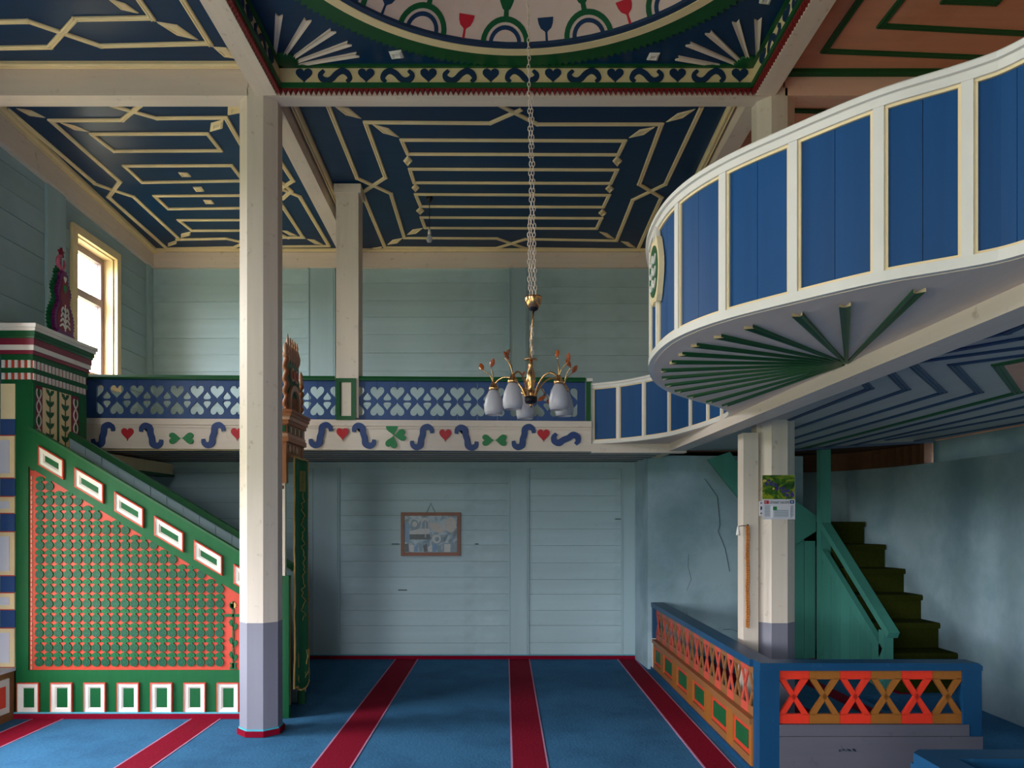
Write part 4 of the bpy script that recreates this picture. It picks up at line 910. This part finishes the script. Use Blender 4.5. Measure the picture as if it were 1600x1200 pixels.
onX('flower_panel', R4(.195, hh), 6.105, zb_, mt['cream'], .008); onX('flower_panel', R4(.175, hh), 6.33, zb_, mt['cream'], .008); onX('divider', R4(.024, hh), 6.302, zb_, mt['dkgreen'], .012)
for yc in (6.05, 6.57):
    for s in (-1, 1):
        pts = [(s*.030*math.cos(2*PI*q/8), .0275*q) for q in range(30)]; onX('wavy_line', stroke(pts, .011, 2, 1), yc, zb_+.02, mt['white'], .005, KX-.004)
    for k in range(4): onX('rosette', [(.022*math.cos(2*PI*q/20)*(1 if q % 2 else .45), .030*math.sin(2*PI*q/20)*(1 if q % 2 else .45)) for q in range(20)], yc, zb_+.13+.22*k, mt['dkgreen'], .005, KX-.004)
for yc in (6.20, 6.415):
    onX('plant_stem', [(-.004,0),(.004,0),(.004,hh-.04),(-.004,hh-.04)], yc, zb_+.01, mt['dkgreen'], .005, KX-.004)
    for k in range(9):
        for s in (-1, 1):
            z = zb_+.08+.088*k
            onX('plant_leaf', [(0,0),(s*.018,.006),(s*.046,.030),(s*.052,.055),(s*.038,.048),(s*.020,.050),(s*.008,.030)], yc, z, mt['dkgreen'], .005, KX-.004)
# cornice, layer by layer
for (y0, y1, o, mat) in ((593,600,.004,'green'), (583,593,.004,'orange'), (575,583,.012,'green'), (563,575,.004,'orange'), (554,563,.015,'green'), (548,554,.022,'maroon'), (540,548,.032,'white'), (530,540,.036,'maroon'), (526,530,.044,'dkgreen'), (519,526,.052,'green'), (514,519,.060,'white'), (508,514,.070,'white')):
    bx('cornice_layer', XL+.005, KX+o, YM-o, KY1+o, mz(y1), mz(y0), mt[mat], pul)
for (y0, y1) in ((583,593), (563,575)):
    for k in range(5): 
        x = KX-.004-.050*k; bx('dentil', x-.024, x, YM-.014, YM-.003, mz(y1), mz(y0), mt['white'], pul)
    for k in range(15):
        y = YM+.002+.0505*k; bx('dentil', KX+.003, KX+.014, y, y+.026, mz(y1), mz(y0), mt['white'], pul)
# carved crest with star and crescent on the roof
ct = thing('roof_crest', (KX+.03, 6.30, mz(508)), 'purple and green scalloped wooden crest with star and crescent on the pulpit roof', 'ornament')
prof = [(0,.10),(.06,.130),(.12,.135),(.18,.122),(.24,.085),(.275,.066),(.31,.078),(.35,.092),(.39,.082),(.43,.054),(.46,.046),(.49,.050),(.53,.02)]
def gourd(k, sc, dz=0):
    L = []
    for i in range(40):
        z = .53*i/39
        for (a, b) in zip(prof[:-1], prof[1:]):
            if a[0] <= z <= b[0]+1e-9: wv = a[1]+(b[1]-a[1])*(z-a[0])/(b[0]-a[0]); break
        L.append(((wv*sc+(k if i % 2 else 0)), z*sc**.5+dz))
    return [(-a, b) for a, b in L][::-1]+L
cz = mz(508)
def crest(nm, poly, off, t, mat, dy=0, dz=0): return ob(nm, MB().prism(poly, (KX+.02+off, 6.30+dy, cz+dz), (0,1,0), (0,0,1), (1,0,0), t), mat, ct)
crest('scalloped_back', gourd(.022, 1.12), -.02, .03, mt['carved']); crest('scalloped_front', gourd(.016, .98), .008, .03, mt['purple']); crest('crest_field', gourd(0, .74, .02), .036, .006, mt['maroon'])
crest('base_block', [(-.13,0),(.13,0),(.10,.03),(-.10,.03)], -.03, .08, mt['purple'])
for k in range(4):
    for s in (-1, 1): crest('palm_leaf', stroke([(0,.05+.045*k),(s*.03,.085+.045*k),(s*(.075-.008*k),.06+.04*k)], .016), .041, .005, mt['white'])
crest('palm_stem', [(-.006,.02),(.006,.02),(.004,.25),(-.004,.25)], .041, .006, mt['white'])
crest('keyhole', heart(.05,.07, dy=.34), .041, .005, mt['leaf']); crest('keyhole', heart(.04,.05, dy=.43), .041, .005, mt['white'])
ringp = [(.055*math.cos(2*PI*q/20), .06*math.sin(2*PI*q/20)) for q in range(20)]
pk = M('pink_enamel', (196,96,124), .3, .08, None, 20, 0, 0)
ob('crescent', MB().tube([(KX+.03, 6.30+.048*math.cos(math.radians(70+q*17)), cz+.60+.055*math.sin(math.radians(70+q*17))) for q in range(20)], [.005+.013*math.sin(PI*q/19) for q in range(20)], 8), pk, ct, smooth=True)
crest('star', [(.042*math.cos(PI/2+2*PI*q/10)*(1 if q % 2 == 0 else .42), .68+.042*math.sin(PI/2+2*PI*q/10)*(1 if q % 2 == 0 else .42)) for q in range(10)], .0, .02, mt['maroon'])
ob('spike', MB().tube([(KX+.03,6.30,cz+.52),(KX+.03,6.30,cz+.66)], .006, 6), pk, ct)
# panelled pier between the pulpit and the side wall
pier = thing('wall_pier', ((XL+mx(25))/2, YM, .38), 'narrow pier of cream framed panels and blue boards beside the pulpit', 'pier')
bx('core', XL+.004, mx(25)-.002, YM+.004, YM+.028, .36, mz(600), mt['navy'], pier)
for (y0, y1) in ((655,680), (748,775), (803,830), (900,925), (953,980)): bx('blue_board', XL+.004, mx(25), YM-.014, YM+.004, mz(y1), mz(y0), mt['railblue'], pier)
bx('plain_panel', XL+.004, mx(25), YM-.012, YM+.004, mz(655), mz(600), mt['cream'], pier)
for (y0, y1) in ((680,748), (775,803), (830,900), (925,953), (980,1043)):
    f_ = bx('panel_frame', XL+.004, mx(25), YM-.020, YM+.004, mz(y1), mz(y0), mt['cream'], pier); bx('panel_field', XL+.004, mx(17.5), YM-.024, YM-.018, mz(y1-8), mz(y0+8), mt['paper'], f_)
    for (a, b) in ((y0, y0+1.6), (y1-1.6, y1)): bx('red_line', XL+.004, mx(25), YM-.022, YM-.018, mz(b), mz(a), mt['orange'], f_)
bn = thing('wall_bench', (-3.85, 4.5, 0), 'low brown panelled plinth along the foot of the side wall', 'plinth')
bx('body', XL+.002, mx(25), 1.0, YM-.02, 0, .375, mt['ochre_y'], bn); bx('top_board', XL+.002, mx(25)+.012, 1.0, YM-.02, .375, .395, mt['paper'], bn)
for k in range(6):
    y = 5.86-.75*k; xf = mx(25)
    f_ = bx('panel_frame', xf, xf+.014, y-.55, y, .07, .33, mt['white'], bn); bx('panel_field', xf+.012, xf+.018, y-.50, y-.05, .12, .28, mt['verm'], f_)
skirting('baseboard_pulpit', mx(25), mx(E), YM-.03, YM-.012, 'maroon carpet edge turned up along the foot of the pulpit')

# gateway at the foot of the pulpit stair
PXf = -1.694; py0, py1 = 5.95, 6.47
gw = thing('pulpit_gateway', (-1.72, 6.21, 0), 'carved brown gateway with a spired crest at the foot of the pulpit stair', 'gateway')
gl_ = M('gateway_green', (10,84,48), .4, .1, 'z', 8, .15, .05)
for (y0, y1) in ((py0, py0+.055), (py1-.055, py1)):
    bx('jamb_foot', -1.735, PXf+.02, y0, y1, 0, 1.105, gl_, gw); bx('jamb', -1.728, PXf-.012, y0+.008, y1-.008, 1.105, mz(755), mt['column'], gw); bx('jamb_head', -1.735, PXf, y0, y1, mz(755), 2.15, mt['wood'], gw)
    bx('gilt_line', PXf+.019, PXf+.024, y0+.02, y0+.028, .1, 1.09, mt['gold'], gw)
ob('arch_board', MB().prism([(py0+.055,2.15),(py0+.055,1.93)]+[(6.21-.205*math.cos(PI*q/10), 1.93+.13*math.sin(PI*q/10)) for q in range(11)]+[(py1-.055,1.93),(py1-.055,2.15)], (-1.73,0,0), (0,1,0), (0,0,1), (1,0,0), .03), mt['wood'], gw)
for k in range(3): ob('arch_relief', MB().prism([(6.04+.10*k+.035*math.cos(2*PI*q/12), 2.10+.03*math.sin(2*PI*q/12)) for q in range(12)], (-1.70,0,0), (0,1,0), (0,0,1), (1,0,0), .012), mt['ltwood'], gw)
for (z0, z1, o, mat) in ((2.146,2.185,.02,'wood'), (2.185,2.21,.012,'ltwood'), (2.21,2.285,.005,'wood'), (2.285,2.315,.018,'wood'), (2.315,2.345,.030,'ltwood'), (2.345,2.372,.042,'wood'), (2.372,2.394,.050,'wood')):
    bx('entablature_layer', -1.735-o*.3, PXf+o, py0-o*.5, py1+o*.5, z0, z1, mt[mat], gw)
for k in range(8): bx('inlay', PXf+.004, PXf+.010, py0+.03+.060*k, py0+.03+.060*k+.04, 2.222, 2.272, mt['dkgreen'] if k % 2 == 0 else mt['ltwood'], gw)
bx('inlay', -1.73, -1.70, py0-.008, py0-.002, 2.222, 2.272, mt['dkgreen'], gw)
def gX(nm, poly, x, t, mat): return ob(nm, MB().prism(poly, (x,0,0), (0,1,0), (0,0,1), (1,0,0), t), mat, gw)
for yc, h in ((5.985, .42), (6.43, .27)):
    P = [(yc+.0, 0)]
    path = [Vector((PXf-.015+.008*math.cos(q*.9), yc+.008*math.sin(q*.9), 2.394+h*q/30)) for q in range(31)]
    ob('twisted_column', MB().tube(path, .019, 8), mt['wood'], gw, smooth=True)
    ob('column_tip', MB().lathe([(.022,0),(.026,.02),(.014,.035),(.022,.055),(.018,.08),(.004,.11)], (PXf-.015, yc, 2.394+h), 12), mt['ltwood'], gw, smooth=True)
gX('crest_board', [(6.03,2.394),(6.03,2.62),(6.045,2.70),(6.055,2.84),(6.36,2.84),(6.37,2.70),(6.39,2.62),(6.39,2.394)], PXf-.035, .02, mt['dkgreen'])
gX('crest_arch', [(6.06,2.40)]+[(6.21-.15*math.cos(PI*q/12), 2.50+.12*math.sin(PI*q/12)) for q in range(13)]+[(6.36,2.40),(6.325,2.40)]+[(6.21+.115*math.cos(PI*q/12), 2.49+.085*math.sin(PI*q/12)) for q in range(13)]+[(6.095,2.40)], PXf-.016, .02, mt['ltwood'])
for yc in (6.155, 6.265): gX('crest_ring', [(yc+.045*math.cos(2*PI*q/16), 2.70+.055*math.sin(2*PI*q/16)) for q in range(16)], PXf-.016, .014, mt['ltwood']); gX('crest_eye', [(yc+.022*math.cos(2*PI*q/12), 2.70+.035*math.sin(2*PI*q/12)) for q in range(12)], PXf-.003, .006, mt['red'])
for k in range(6): yy = 6.12+.036*k; gX('crest_fin', stroke([(yy,2.41),(yy+.01,2.46),(yy,2.52)], .016), PXf-.016, .010, mt['wood'])
for k in range(5):
    yc = 6.075+.0675*k; h = .13 if k in (0,) else .10
    ob('spire', MB().lathe([(.012,0),(.026,.04),(.030,.08),(.020,.12),(.010,.15),(.014,.165),(.003,.165+h*.5)], (PXf-.025, yc, 2.78), 10), mt['ltwood'], gw, smooth=True)
# banner
bnr = thing('green_banner', (-1.64, 6.22, .15), 'long green banner with gold fringe and gold script hanging in the pulpit gateway', 'banner')
ny, nzz = 28, 26
def bp(u, v, off=0):
    wd = .44+.10*(1-v)**2; y = 6.225+(u-.5)*wd+.03*(1-v)**2; x = -1.652+.016*math.sin(u*PI*3.2+.6)*(.35+.65*(1-v))+off; z = .19+.035*math.sin(u*PI*2.2+1)*(1-v)+(2.03-.19)*v
    return Vector((x, y, z))
m = MB(); vs = [bp(i/ny, j/nzz, o) for o in (.003, -.003) for j in range(nzz+1) for i in range(ny+1)]; k = (ny+1)*(nzz+1); ix = lambda i, j: j*(ny+1)+i
fs = [(ix(i,j), ix(i+1,j), ix(i+1,j+1), ix(i,j+1)) for j in range(nzz) for i in range(ny)]; fs += [tuple(k+q for q in f[::-1]) for f in fs]
fs += [(ix(i,0), k+ix(i,0), k+ix(i+1,0), ix(i+1,0)) for i in range(ny)]+[(ix(i,nzz), ix(i+1,nzz), k+ix(i+1,nzz), k+ix(i,nzz)) for i in range(ny)]+[(ix(0,j), ix(0,j+1), k+ix(0,j+1), k+ix(0,j)) for j in range(nzz)]+[(ix(ny,j), k+ix(ny,j), k+ix(ny,j+1), ix(ny,j+1)) for j in range(nzz)]
ob('cloth', m.add(vs, fs), mt['banner'], bnr, smooth=True)
edge = [bp(0, 1-q/30, .002) for q in range(31)]+[bp(q/20, 0, .002) for q in range(1, 21)]+[bp(1, q/30, .002) for q in range(1, 31)]+[bp(1-q/20, 1, .002) for q in range(1, 20)]
m = MB().tube([p+Vector((random.uniform(-.003,.003), random.uniform(-.004,.004), random.uniform(-.004,.004))) for p in edge], .008, 6, 0, True)
ob('fringe', m, mt['gold'], bnr)
def script(u0, v0, pts, w_): ob('gold_script', MB().tube([bp(u0+a, v0+b, .006) for a, b in pts], w_, 5), mt['gold'], bnr)
for k in range(9):
    v = .30+.062*k; script(.55, v, [(0,0),(.06*math.sin(k*2.1),.012),(.10,.02),(.03,.035),(-.07*math.cos(k),.045),(.02,.06)], .0034)
for k in range(5): script(.42+.06*k, .86, [(0,0),(.02,.03),(.0,.06),(.03,.09)], .0026)
for q, (u, v) in enumerate(((.28,.085), (.72,.10))):
    script(u-.08, v, [(0,0),(.06,.03),(.02,.06),(.12,.05),(.14,.01),(.08,.02)], .005); script(u-.12, v-.035, [(0,0),(.25,0)], .003); script(u-.12, v-.055, [(0,0),(.25,0)], .003)
    for k in range(4): script(u-.1+.06*k, v-.047, [(0,-.004),(.02,.004)], .003)
ob('hanging_rod', MB().tube([(-1.66,5.98,2.035),(-1.66,6.46,2.035)], .008, 8), mt['wood'], bnr)
nl = thing('key_knob', (-1.72, 5.93, 1.79), 'small brass knob on the gateway post beside the banner', 'knob')
ob('knob', MB().lathe([(.004,0),(.012,.004),(.016,.012),(.012,.022),(.004,.026)], (-1.722, 5.948, 1.79), 12, 0, Matrix.Rotation(PI/2, 3, 'X')), mt['brass'], nl, smooth=True)

# ================================================================== CHANDELIER
hx, hy = .126, 3.73
ch = thing('chandelier', (hx, hy, 2.04), 'brass chandelier with frosted glass shades and amber leaves on a long pale chain', 'chandelier')
lm = MB().tube([Vector((.0065*math.cos(2*PI*q/10)*1.0, 0, .0135*math.sin(2*PI*q/10))) for q in range(10)], .0022, 5, 0, True).mesh('chain_link', [mt['chain']], True)
ztopc = DZ+rise-.02
def chain(z0, z1, dx0, dx1, nm='chain'):
    n = int((z1-z0)/.0215); root = link(nm, None, ch, (hx, hy, z0))
    for i in range(n):
        t = i/n; o = link('chain_link', lm, root, (hx+dx0+(dx1-dx0)*t+.002*math.sin(i*1.3), hy, z0+.0215*(i+.5))); o.rotation_euler = (0, random.uniform(-.15,.15), (PI/2 if i % 2 else 0)+random.uniform(-.2,.2))
chain(2.615, ztopc, .006, -.03); chain(2.615, 3.62, .022, .004); chain(2.615, 3.02, -.006, -.010)
ob('ceiling_cup', MB().lathe([(.055,0),(.05,-.02),(.03,-.045),(.008,-.055)], (DX+.01, DY, ztopc+.03), 20), mt['brass'], ch, smooth=True)
zc_ = lambda py: H-(py-CY)/F*hy
ob('cup', MB().lathe([(.012,zc_(483)),(.026,zc_(481)),(.036,zc_(476)),(.041,zc_(471)),(.043,zc_(466)),(.042,zc_(464)),(.036,zc_(466)),(.006,zc_(472))], (hx+.012, hy, 0), 24), mt['brass'], ch, smooth=True)
ob('cup_base', MB().lathe([(.004,zc_(486)),(.022,zc_(483)),(.026,zc_(479)),(.030,zc_(475)),(.02,zc_(474))], (hx+.012, hy, -.003), 20), mt['black'], ch, smooth=True)
ob('stem_wire', MB().tube([Vector((hx+.012,hy,zc_(484))), Vector((hx+.010,hy,zc_(500))), Vector((hx+.002,hy,zc_(520))), Vector((hx+.004,hy,zc_(540))), Vector((hx,hy,zc_(560)))], .0045, 8), mt['brass'], ch, smooth=True)
for i in range(10):
    o = link('chain_link', lm, ch, (hx+.004+.003*math.sin(i), hy, zc_(512+4.8*i))); o.rotation_euler = (0,0,PI/2*(i%2))
ob('drip_plate', MB().lathe([(.004,0),(.034,.002),(.032,.006),(.004,.007)], (hx, hy, zc_(563)), 20), mt['brass'], ch, smooth=True)
ob('baluster', MB().lathe([(.010,zc_(625)),(.022,zc_(620)),(.022,zc_(612)),(.014,zc_(608)),(.020,zc_(602)),(.024,zc_(594)),(.020,zc_(583)),(.010,zc_(574)),(.012,zc_(570)),(.007,zc_(562))], (hx, hy, 0), 24), mt['brass'], ch, smooth=True)
ob('hub', MB().lathe([(.012,zc_(631)),(.026,zc_(630)),(.031,zc_(626)),(.031,zc_(620)),(.012,zc_(619))], (hx, hy, 0), 24), mt['black'], ch, smooth=True)
ob('finial', MB().lathe([(.002,zc_(637)),(.007,zc_(634)),(.008,zc_(631)),(.004,zc_(629))], (hx, hy, 0), 12), mt['brass'], ch, smooth=True)
shade = MB().lathe([(.016,0),(.026,-.012),(.040,-.045),(.047,-.080),(.046,-.105),(.040,-.125),(.037,-.125),(.043,-.104),(.044,-.080),(.037,-.046),(.023,-.014),(.013,-.003)], (0,0,0), 28).mesh('shade', [mt['frost']], True)
capm = MB().lathe([(.008,.030),(.012,.018),(.022,.004),(.027,-.012),(.020,-.012),(.010,.0)], (0,0,0), 20).mesh('shade_cap', [mt['brass']], True)
leafm = MB().lathe([(.001,0),(.010,.012),(.014,.026),(.009,.040),(.001,.048)], (0,0,0), 7).mesh('crystal_leaf', [mt['amber']])
leafm.transform(Matrix.Scale(.5, 4, Vector((0,1,0))))
for k in range(5):
    a = math.radians(97+72*k); d = Vector((math.cos(a), math.sin(a), 0)); R = .185; c = Vector((hx, hy, 0)); up = Vector((0,0,1))
    zs = zc_(604)
    arm = smooth_path([c+d*.02+up*zc_(624), c+d*.045+up*zc_(606), c+d*.085+up*zc_(592), c+d*.13+up*zc_(588), c+d*.165+up*zc_(593), c+d*R+up*(zs+.01)], 5)
    am = ob('arm', MB().tube(arm, .0048, 8), mt['brass'], ch, smooth=True)
    e = c+d*R+up*zs
    sh = link('shade', shade, ch, e+up*-.008); link('shade_cap', capm, sh, e)
    sd = Vector((-d.y, d.x, 0))
    for (o1, h1, tlt) in ((d*.05+sd*.01, .075, .5), (d*.02-sd*.03, .095, -.4)):
        tw = smooth_path([e+up*.02, e+o1*.3+up*(.02+h1*.5), e+o1+up*(.01+h1)], 4); ob('twig', MB().tube(tw, .0025, 6), mt['brass'], am, smooth=True)
        lf = link('crystal_leaf', leafm, am, tw[-1]); lf.rotation_euler = (tlt*.8, tlt, a)
    if k in (0, 4, 3):
        p = c+d*.10+up*(zc_(618)-.004*k); lf = link('crystal_leaf', leafm, am, p); lf.rotation_euler = (PI*.75, .2*k, a); ob('twig', MB().tube([c+d*.06+up*zc_(606), p], .002, 6), mt['brass'], am)

# ================================================================== SMALL THINGS
pf = thing('framed_print', V(673, 869, YB), 'wooden framed collage print hanging on the plank wall', 'picture')
a0, b0 = V(626.5, 868.5, YB-.03), V(719.5, 800.5, YB-.03); fw = .038; yq = YB-.035
for (x0, x1, z0, z1) in ((a0.x,b0.x,b0.z-fw,b0.z), (a0.x,b0.x,a0.z,a0.z+fw), (a0.x,a0.x+fw,a0.z+fw,b0.z-fw), (b0.x-fw,b0.x,a0.z+fw,b0.z-fw)):
    bx('frame_bar', x0, x1, yq-.008, YB-.006, z0, z1, mt['frame'], pf)
prn = bx('print', a0.x+fw, b0.x-fw, yq+.008, yq+.012, a0.z+fw, b0.z-fw, mt['collage'], pf)
def pic(nm, pts, mat, t=.001, lay=0):                   # patches of the collage, in pixels of the photograph
    P = [V(600+a/10, 770+b/10, yq+.007-.0008*lay) for a, b in pts]; ob(nm, MB().prism([(p.x, p.z) for p in P], (0, yq+.0075-.0009*lay, 0), (1,0,0), (0,0,1), (0,1,0), t), mat, prn)
tones = {k: M('print_tone_%s' % k, c, .4, .12, None, 40, 0, .05) for k, c in {'pale': (176,180,182), 'mid': (108,134,150), 'dark': (62,76,86), 'blue': (92,134,172), 'warm': (178,174,172)}.items()}
ell = lambda cx, cy, rx, ry, n=18: [(cx+rx*math.cos(2*PI*q/n), cy+ry*math.sin(2*PI*q/n)) for q in range(n)]
pic('patch', [(318,470),(400,480),(395,770),(318,770)], tones['blue'], lay=1); pic('patch', ell(475,510,68,90), tones['mid'], lay=1); pic('patch', ell(480,490,40,45), tones['pale'], lay=2)
pic('patch', [(575,640),(580,450),(610,400),(645,385),(690,420),(712,500),(712,640)], tones['pale'], lay=1); pic('patch', [(590,560),(595,470),(645,410),(690,470),(695,560)], tones['mid'], lay=2); pic('patch', [(640,380),(652,380),(655,700),(640,700)], tones['pale'], lay=3)
pic('patch', [(715,465),(800,465),(900,510),(945,580),(930,625),(830,620),(720,560)], tones['warm'], lay=2); pic('patch', ell(1040,500,90,120), tones['warm'], lay=1); pic('patch', [(398,650),(720,650),(720,730),(398,730)], tones['dark'], lay=1); pic('patch', [(398,600),(560,560),(720,640),(398,650)], tones['pale'], lay=2)
pic('patch', ell(820,720,70,70), tones['pale'], lay=2); pic('patch', ell(830,725,35,35), tones['mid'], lay=3)
for i in range(8): pic('patch', [(325+72*i,800+(i%3)*25),(385+72*i,790+(i%2)*20),(390+72*i,920),(330+72*i,925)], tones[('dark','pale','blue','mid')[i % 4]], lay=1+i % 2)
pic('patch', [(920,785),(1145,785),(1140,935),(920,930)], tones['mid'], lay=1); pic('patch', [(940,800),(1040,800),(1035,925),(940,925)], tones['pale'], lay=2)
bx('glass_pane', a0.x+fw, b0.x-fw, yq-.001, yq+.001, a0.z+fw, b0.z-fw, mt['glass'], pf)
nail = V(673, 787, YB-.012)
ob('hanging_cord', MB().tube([V(667,800.5,YB-.012), nail, V(680,800.5,YB-.012)], .003, 6), mt['black'], pf); ob('nail', MB().tube([nail+Vector((0,-.012,0)), nail+Vector((0,.02,0))], .004, 6), mt['black'], pf)

YK = CYc-.137-.006
cal = thing('wall_calendar', V(1216, 812, YK), 'wall calendar with purple iris picture and printed sheet on the column', 'calendar')
q = lambda px, py: V(px, py, YK)
def cbox(nm, x0, y0, x1, y1, t0, t1, mat, parent=cal): a = q(x0, y1); b = q(x1, y0); return bx(nm, a.x, b.x, YK-t1, YK-t0, a.z, b.z, mat, parent)
cbox('backing_card', 1191.5, 743, 1242, 811.5, 0, .003, mt['paper']); ir = cbox('iris_picture', 1191, 742.5, 1241.5, 780, .003, .004, mt['irisbg'])
pur = M('iris_purple', (74,48,128), .4, .2, None, 60, 0, .3); yel = M('iris_yellow', (210,190,90), .4, .1, None, 60, 0, .1)
for i in range(30):
    t = random.random(); cx_ = 1194+46*t; cy_ = 752+18*min(1, 1.3*abs(t-.05))+random.uniform(-4, 6); rr = random.uniform(1.6, 3.2)
    if cy_ > 778: continue
    c = q(max(1194.5, min(1238, cx_)), min(776, cy_)); ob('iris_petal', MB().prism([(rr*.0045*math.cos(2*PI*k/8)*random.uniform(.6,1.2), rr*.0045*math.sin(2*PI*k/8)*random.uniform(.6,1.2)) for k in range(8)], (c.x, YK-.004, c.z), (1,0,0), (0,0,1), (0,-1,0), .0004+.00003*i), pur if i % 6 else yel, ir)
cbox('heading_strip', 1192, 780.5, 1242, 788, .003, .0036, mt['paper'])
fl_ = cbox('flag', 1194, 782, 1201, 787.5, .0036, .0042, mt['red']); c = q(1197, 784.8)
ob('flag_crescent', MB().prism(stroke([(.006*math.cos(math.radians(50+26*k)), .006*math.sin(math.radians(50+26*k))) for k in range(11)], .003), (c.x, YK-.0042, c.z), (1,0,0), (0,0,1), (0,-1,0), .0004), mt['paper'], fl_)
em = cbox('emblem', 1234, 781.5, 1240.5, 787, .0036, .0042, mt['railblue']); c = q(1237.2, 784.3); ob('emblem_disc', MB().prism([(.006*math.cos(2*PI*k/12), .006*math.sin(2*PI*k/12)) for k in range(12)], (c.x, YK-.0042, c.z), (1,0,0), (0,0,1), (0,-1,0), .0004), mt['paper'], em)
tm = text_mesh('DİYANET TAKVİMİ', .026); tm.materials.append(mt['ink']); tm.transform(Matrix.Scale(.62, 4, Vector((1,0,0))))
c = q(1217.5, 787.0); link('heading_text', tm, cal, (c.x, YK-.0042, c.z))
sh = cbox('tear_off_block', 1206, 791, 1234, 809, .003, .012, mt['paper'])
for k in range(7): cbox('print_line', 1208.5, 797+1.6*k, 1231, 797.7+1.6*k, .012, .0124, tones['mid'], sh)
cbox('print_block', 1207, 791.5, 1213, 797, .012, .0126, mt['leaf'], sh)
for k in range(8): cbox('print_line', 1194.5, 790+2.2*k, 1203, 790.9+2.2*k, .003, .0034, tones['mid'])
for k in range(8): cbox('print_line', 1236, 790+2.2*k, 1240, 790.9+2.2*k, .003, .0034, tones['mid'])
p0 = V(1184.5, 806, CYc-.13); tg = thing('paper_tag', p0, 'small white card pinned beside the calendar', 'card')
a, b = V(1185.5, 806, CYc-.118), V(1192.5, 783, CYc-.118); bx('card', a.x, b.x, CYc-.135, CYc-.122, a.z, b.z, mt['paper'], tg)
for k in range(3): c = V(1189.5, 786+8*k, CYc-.135); bx('mark', c.x-.006, c.x+.006, CYc-.1358, CYc-.135, c.z-(.012 if k == 1 else .004), c.z+(.012 if k == 1 else .004), mt['ink'], tg)
# prayer beads hung on a peg
XPg = CRX-.245; bp0 = V(1167, 820, CYc-.115)
bd = thing('prayer_beads', (bp0.x, bp0.y, .8), 'long string of wooden prayer beads hanging from a peg on the column', 'prayer beads')
beadm = MB().lathe([(.001,-.0085),(.0065,-.006),(.0088,0),(.0065,.006),(.001,.0085)], (0,0,0), 8).mesh('bead', [mt['bead']], True)
zt0, zb0 = H-(822-CY)/F*bp0.y, H-(985-CY)/F*bp0.y; nb_ = int((zt0-zb0)/.0165)
for s in (0, 1):
    for i in range(nb_): link('bead', beadm, bd, (bp0.x-.006+.014*s+.002*math.sin(i*.4), bp0.y-.012, zt0-.0165*i-.008*s))
ob('cord', MB().tube([(bp0.x,bp0.y-.012,zt0), (bp0.x-.03,bp0.y-.012,zt0+.004), (bp0.x-.062,bp0.y-.012,zt0-.002)], .003, 6), mt['black'], bd)
ob('tassel', MB().lathe([(.004,0),(.009,-.015),(.013,-.045),(.016,-.065),(.002,-.066)], (bp0.x-.066, bp0.y-.012, zt0), 10), mt['white'], bd, smooth=True)
ob('peg', MB().tube([(bp0.x,bp0.y+.01,zt0+.006),(bp0.x,bp0.y-.03,zt0+.008)], .005, 6), mt['black'], bd)
# bare bulb under the back ceiling
pb = PC(671, 308); zbulb = H-(372-CY)/F*pb.y
hb_ = thing('hanging_bulb', (pb.x, pb.y, zbulb), 'bare bulb on a black flex hanging from the dark blue ceiling', 'bulb')
ob('rose', MB().lathe([(.012,-.05),(.03,-.03),(.034,-.001)], pb, 14), mt['black'], hb_, smooth=True); ob('flex', MB().tube([pb, Vector((pb.x,pb.y,zbulb+.07))], .004, 6), mt['black'], hb_)
ob('socket', MB().lathe([(.014,.03),(.016,.05),(.010,.08),(.004,.085)], (pb.x,pb.y,zbulb), 12), mt['white'], hb_, smooth=True)
ob('glass', MB().lathe([(.002,-.045),(.020,-.038),(.030,-.015),(.026,.005),(.014,.03)], (pb.x,pb.y,zbulb), 16), mt['frost'], hb_, smooth=True)
lp = Vector((1.755, 7.1, 4.42))
wlmp = thing('black_spotlight', lp, 'small black spotlight clamped to the beam beyond the balcony', 'spotlight')
ob('bracket', MB().tube([lp+Vector((.02,0,.16)), lp+Vector((-.03,0,.14)), lp+Vector((-.05,-.01,.09))], .012, 8), mt['black'], wlmp, smooth=True)
ob('lamp_head', MB().lathe([(.025,.10),(.045,.06),(.050,-.02),(.042,-.06),(.01,-.062)], lp+Vector((-.06,-.01,0)), 14, 0, Matrix.Rotation(.35, 3, 'Y')), mt['black'], wlmp, smooth=True)
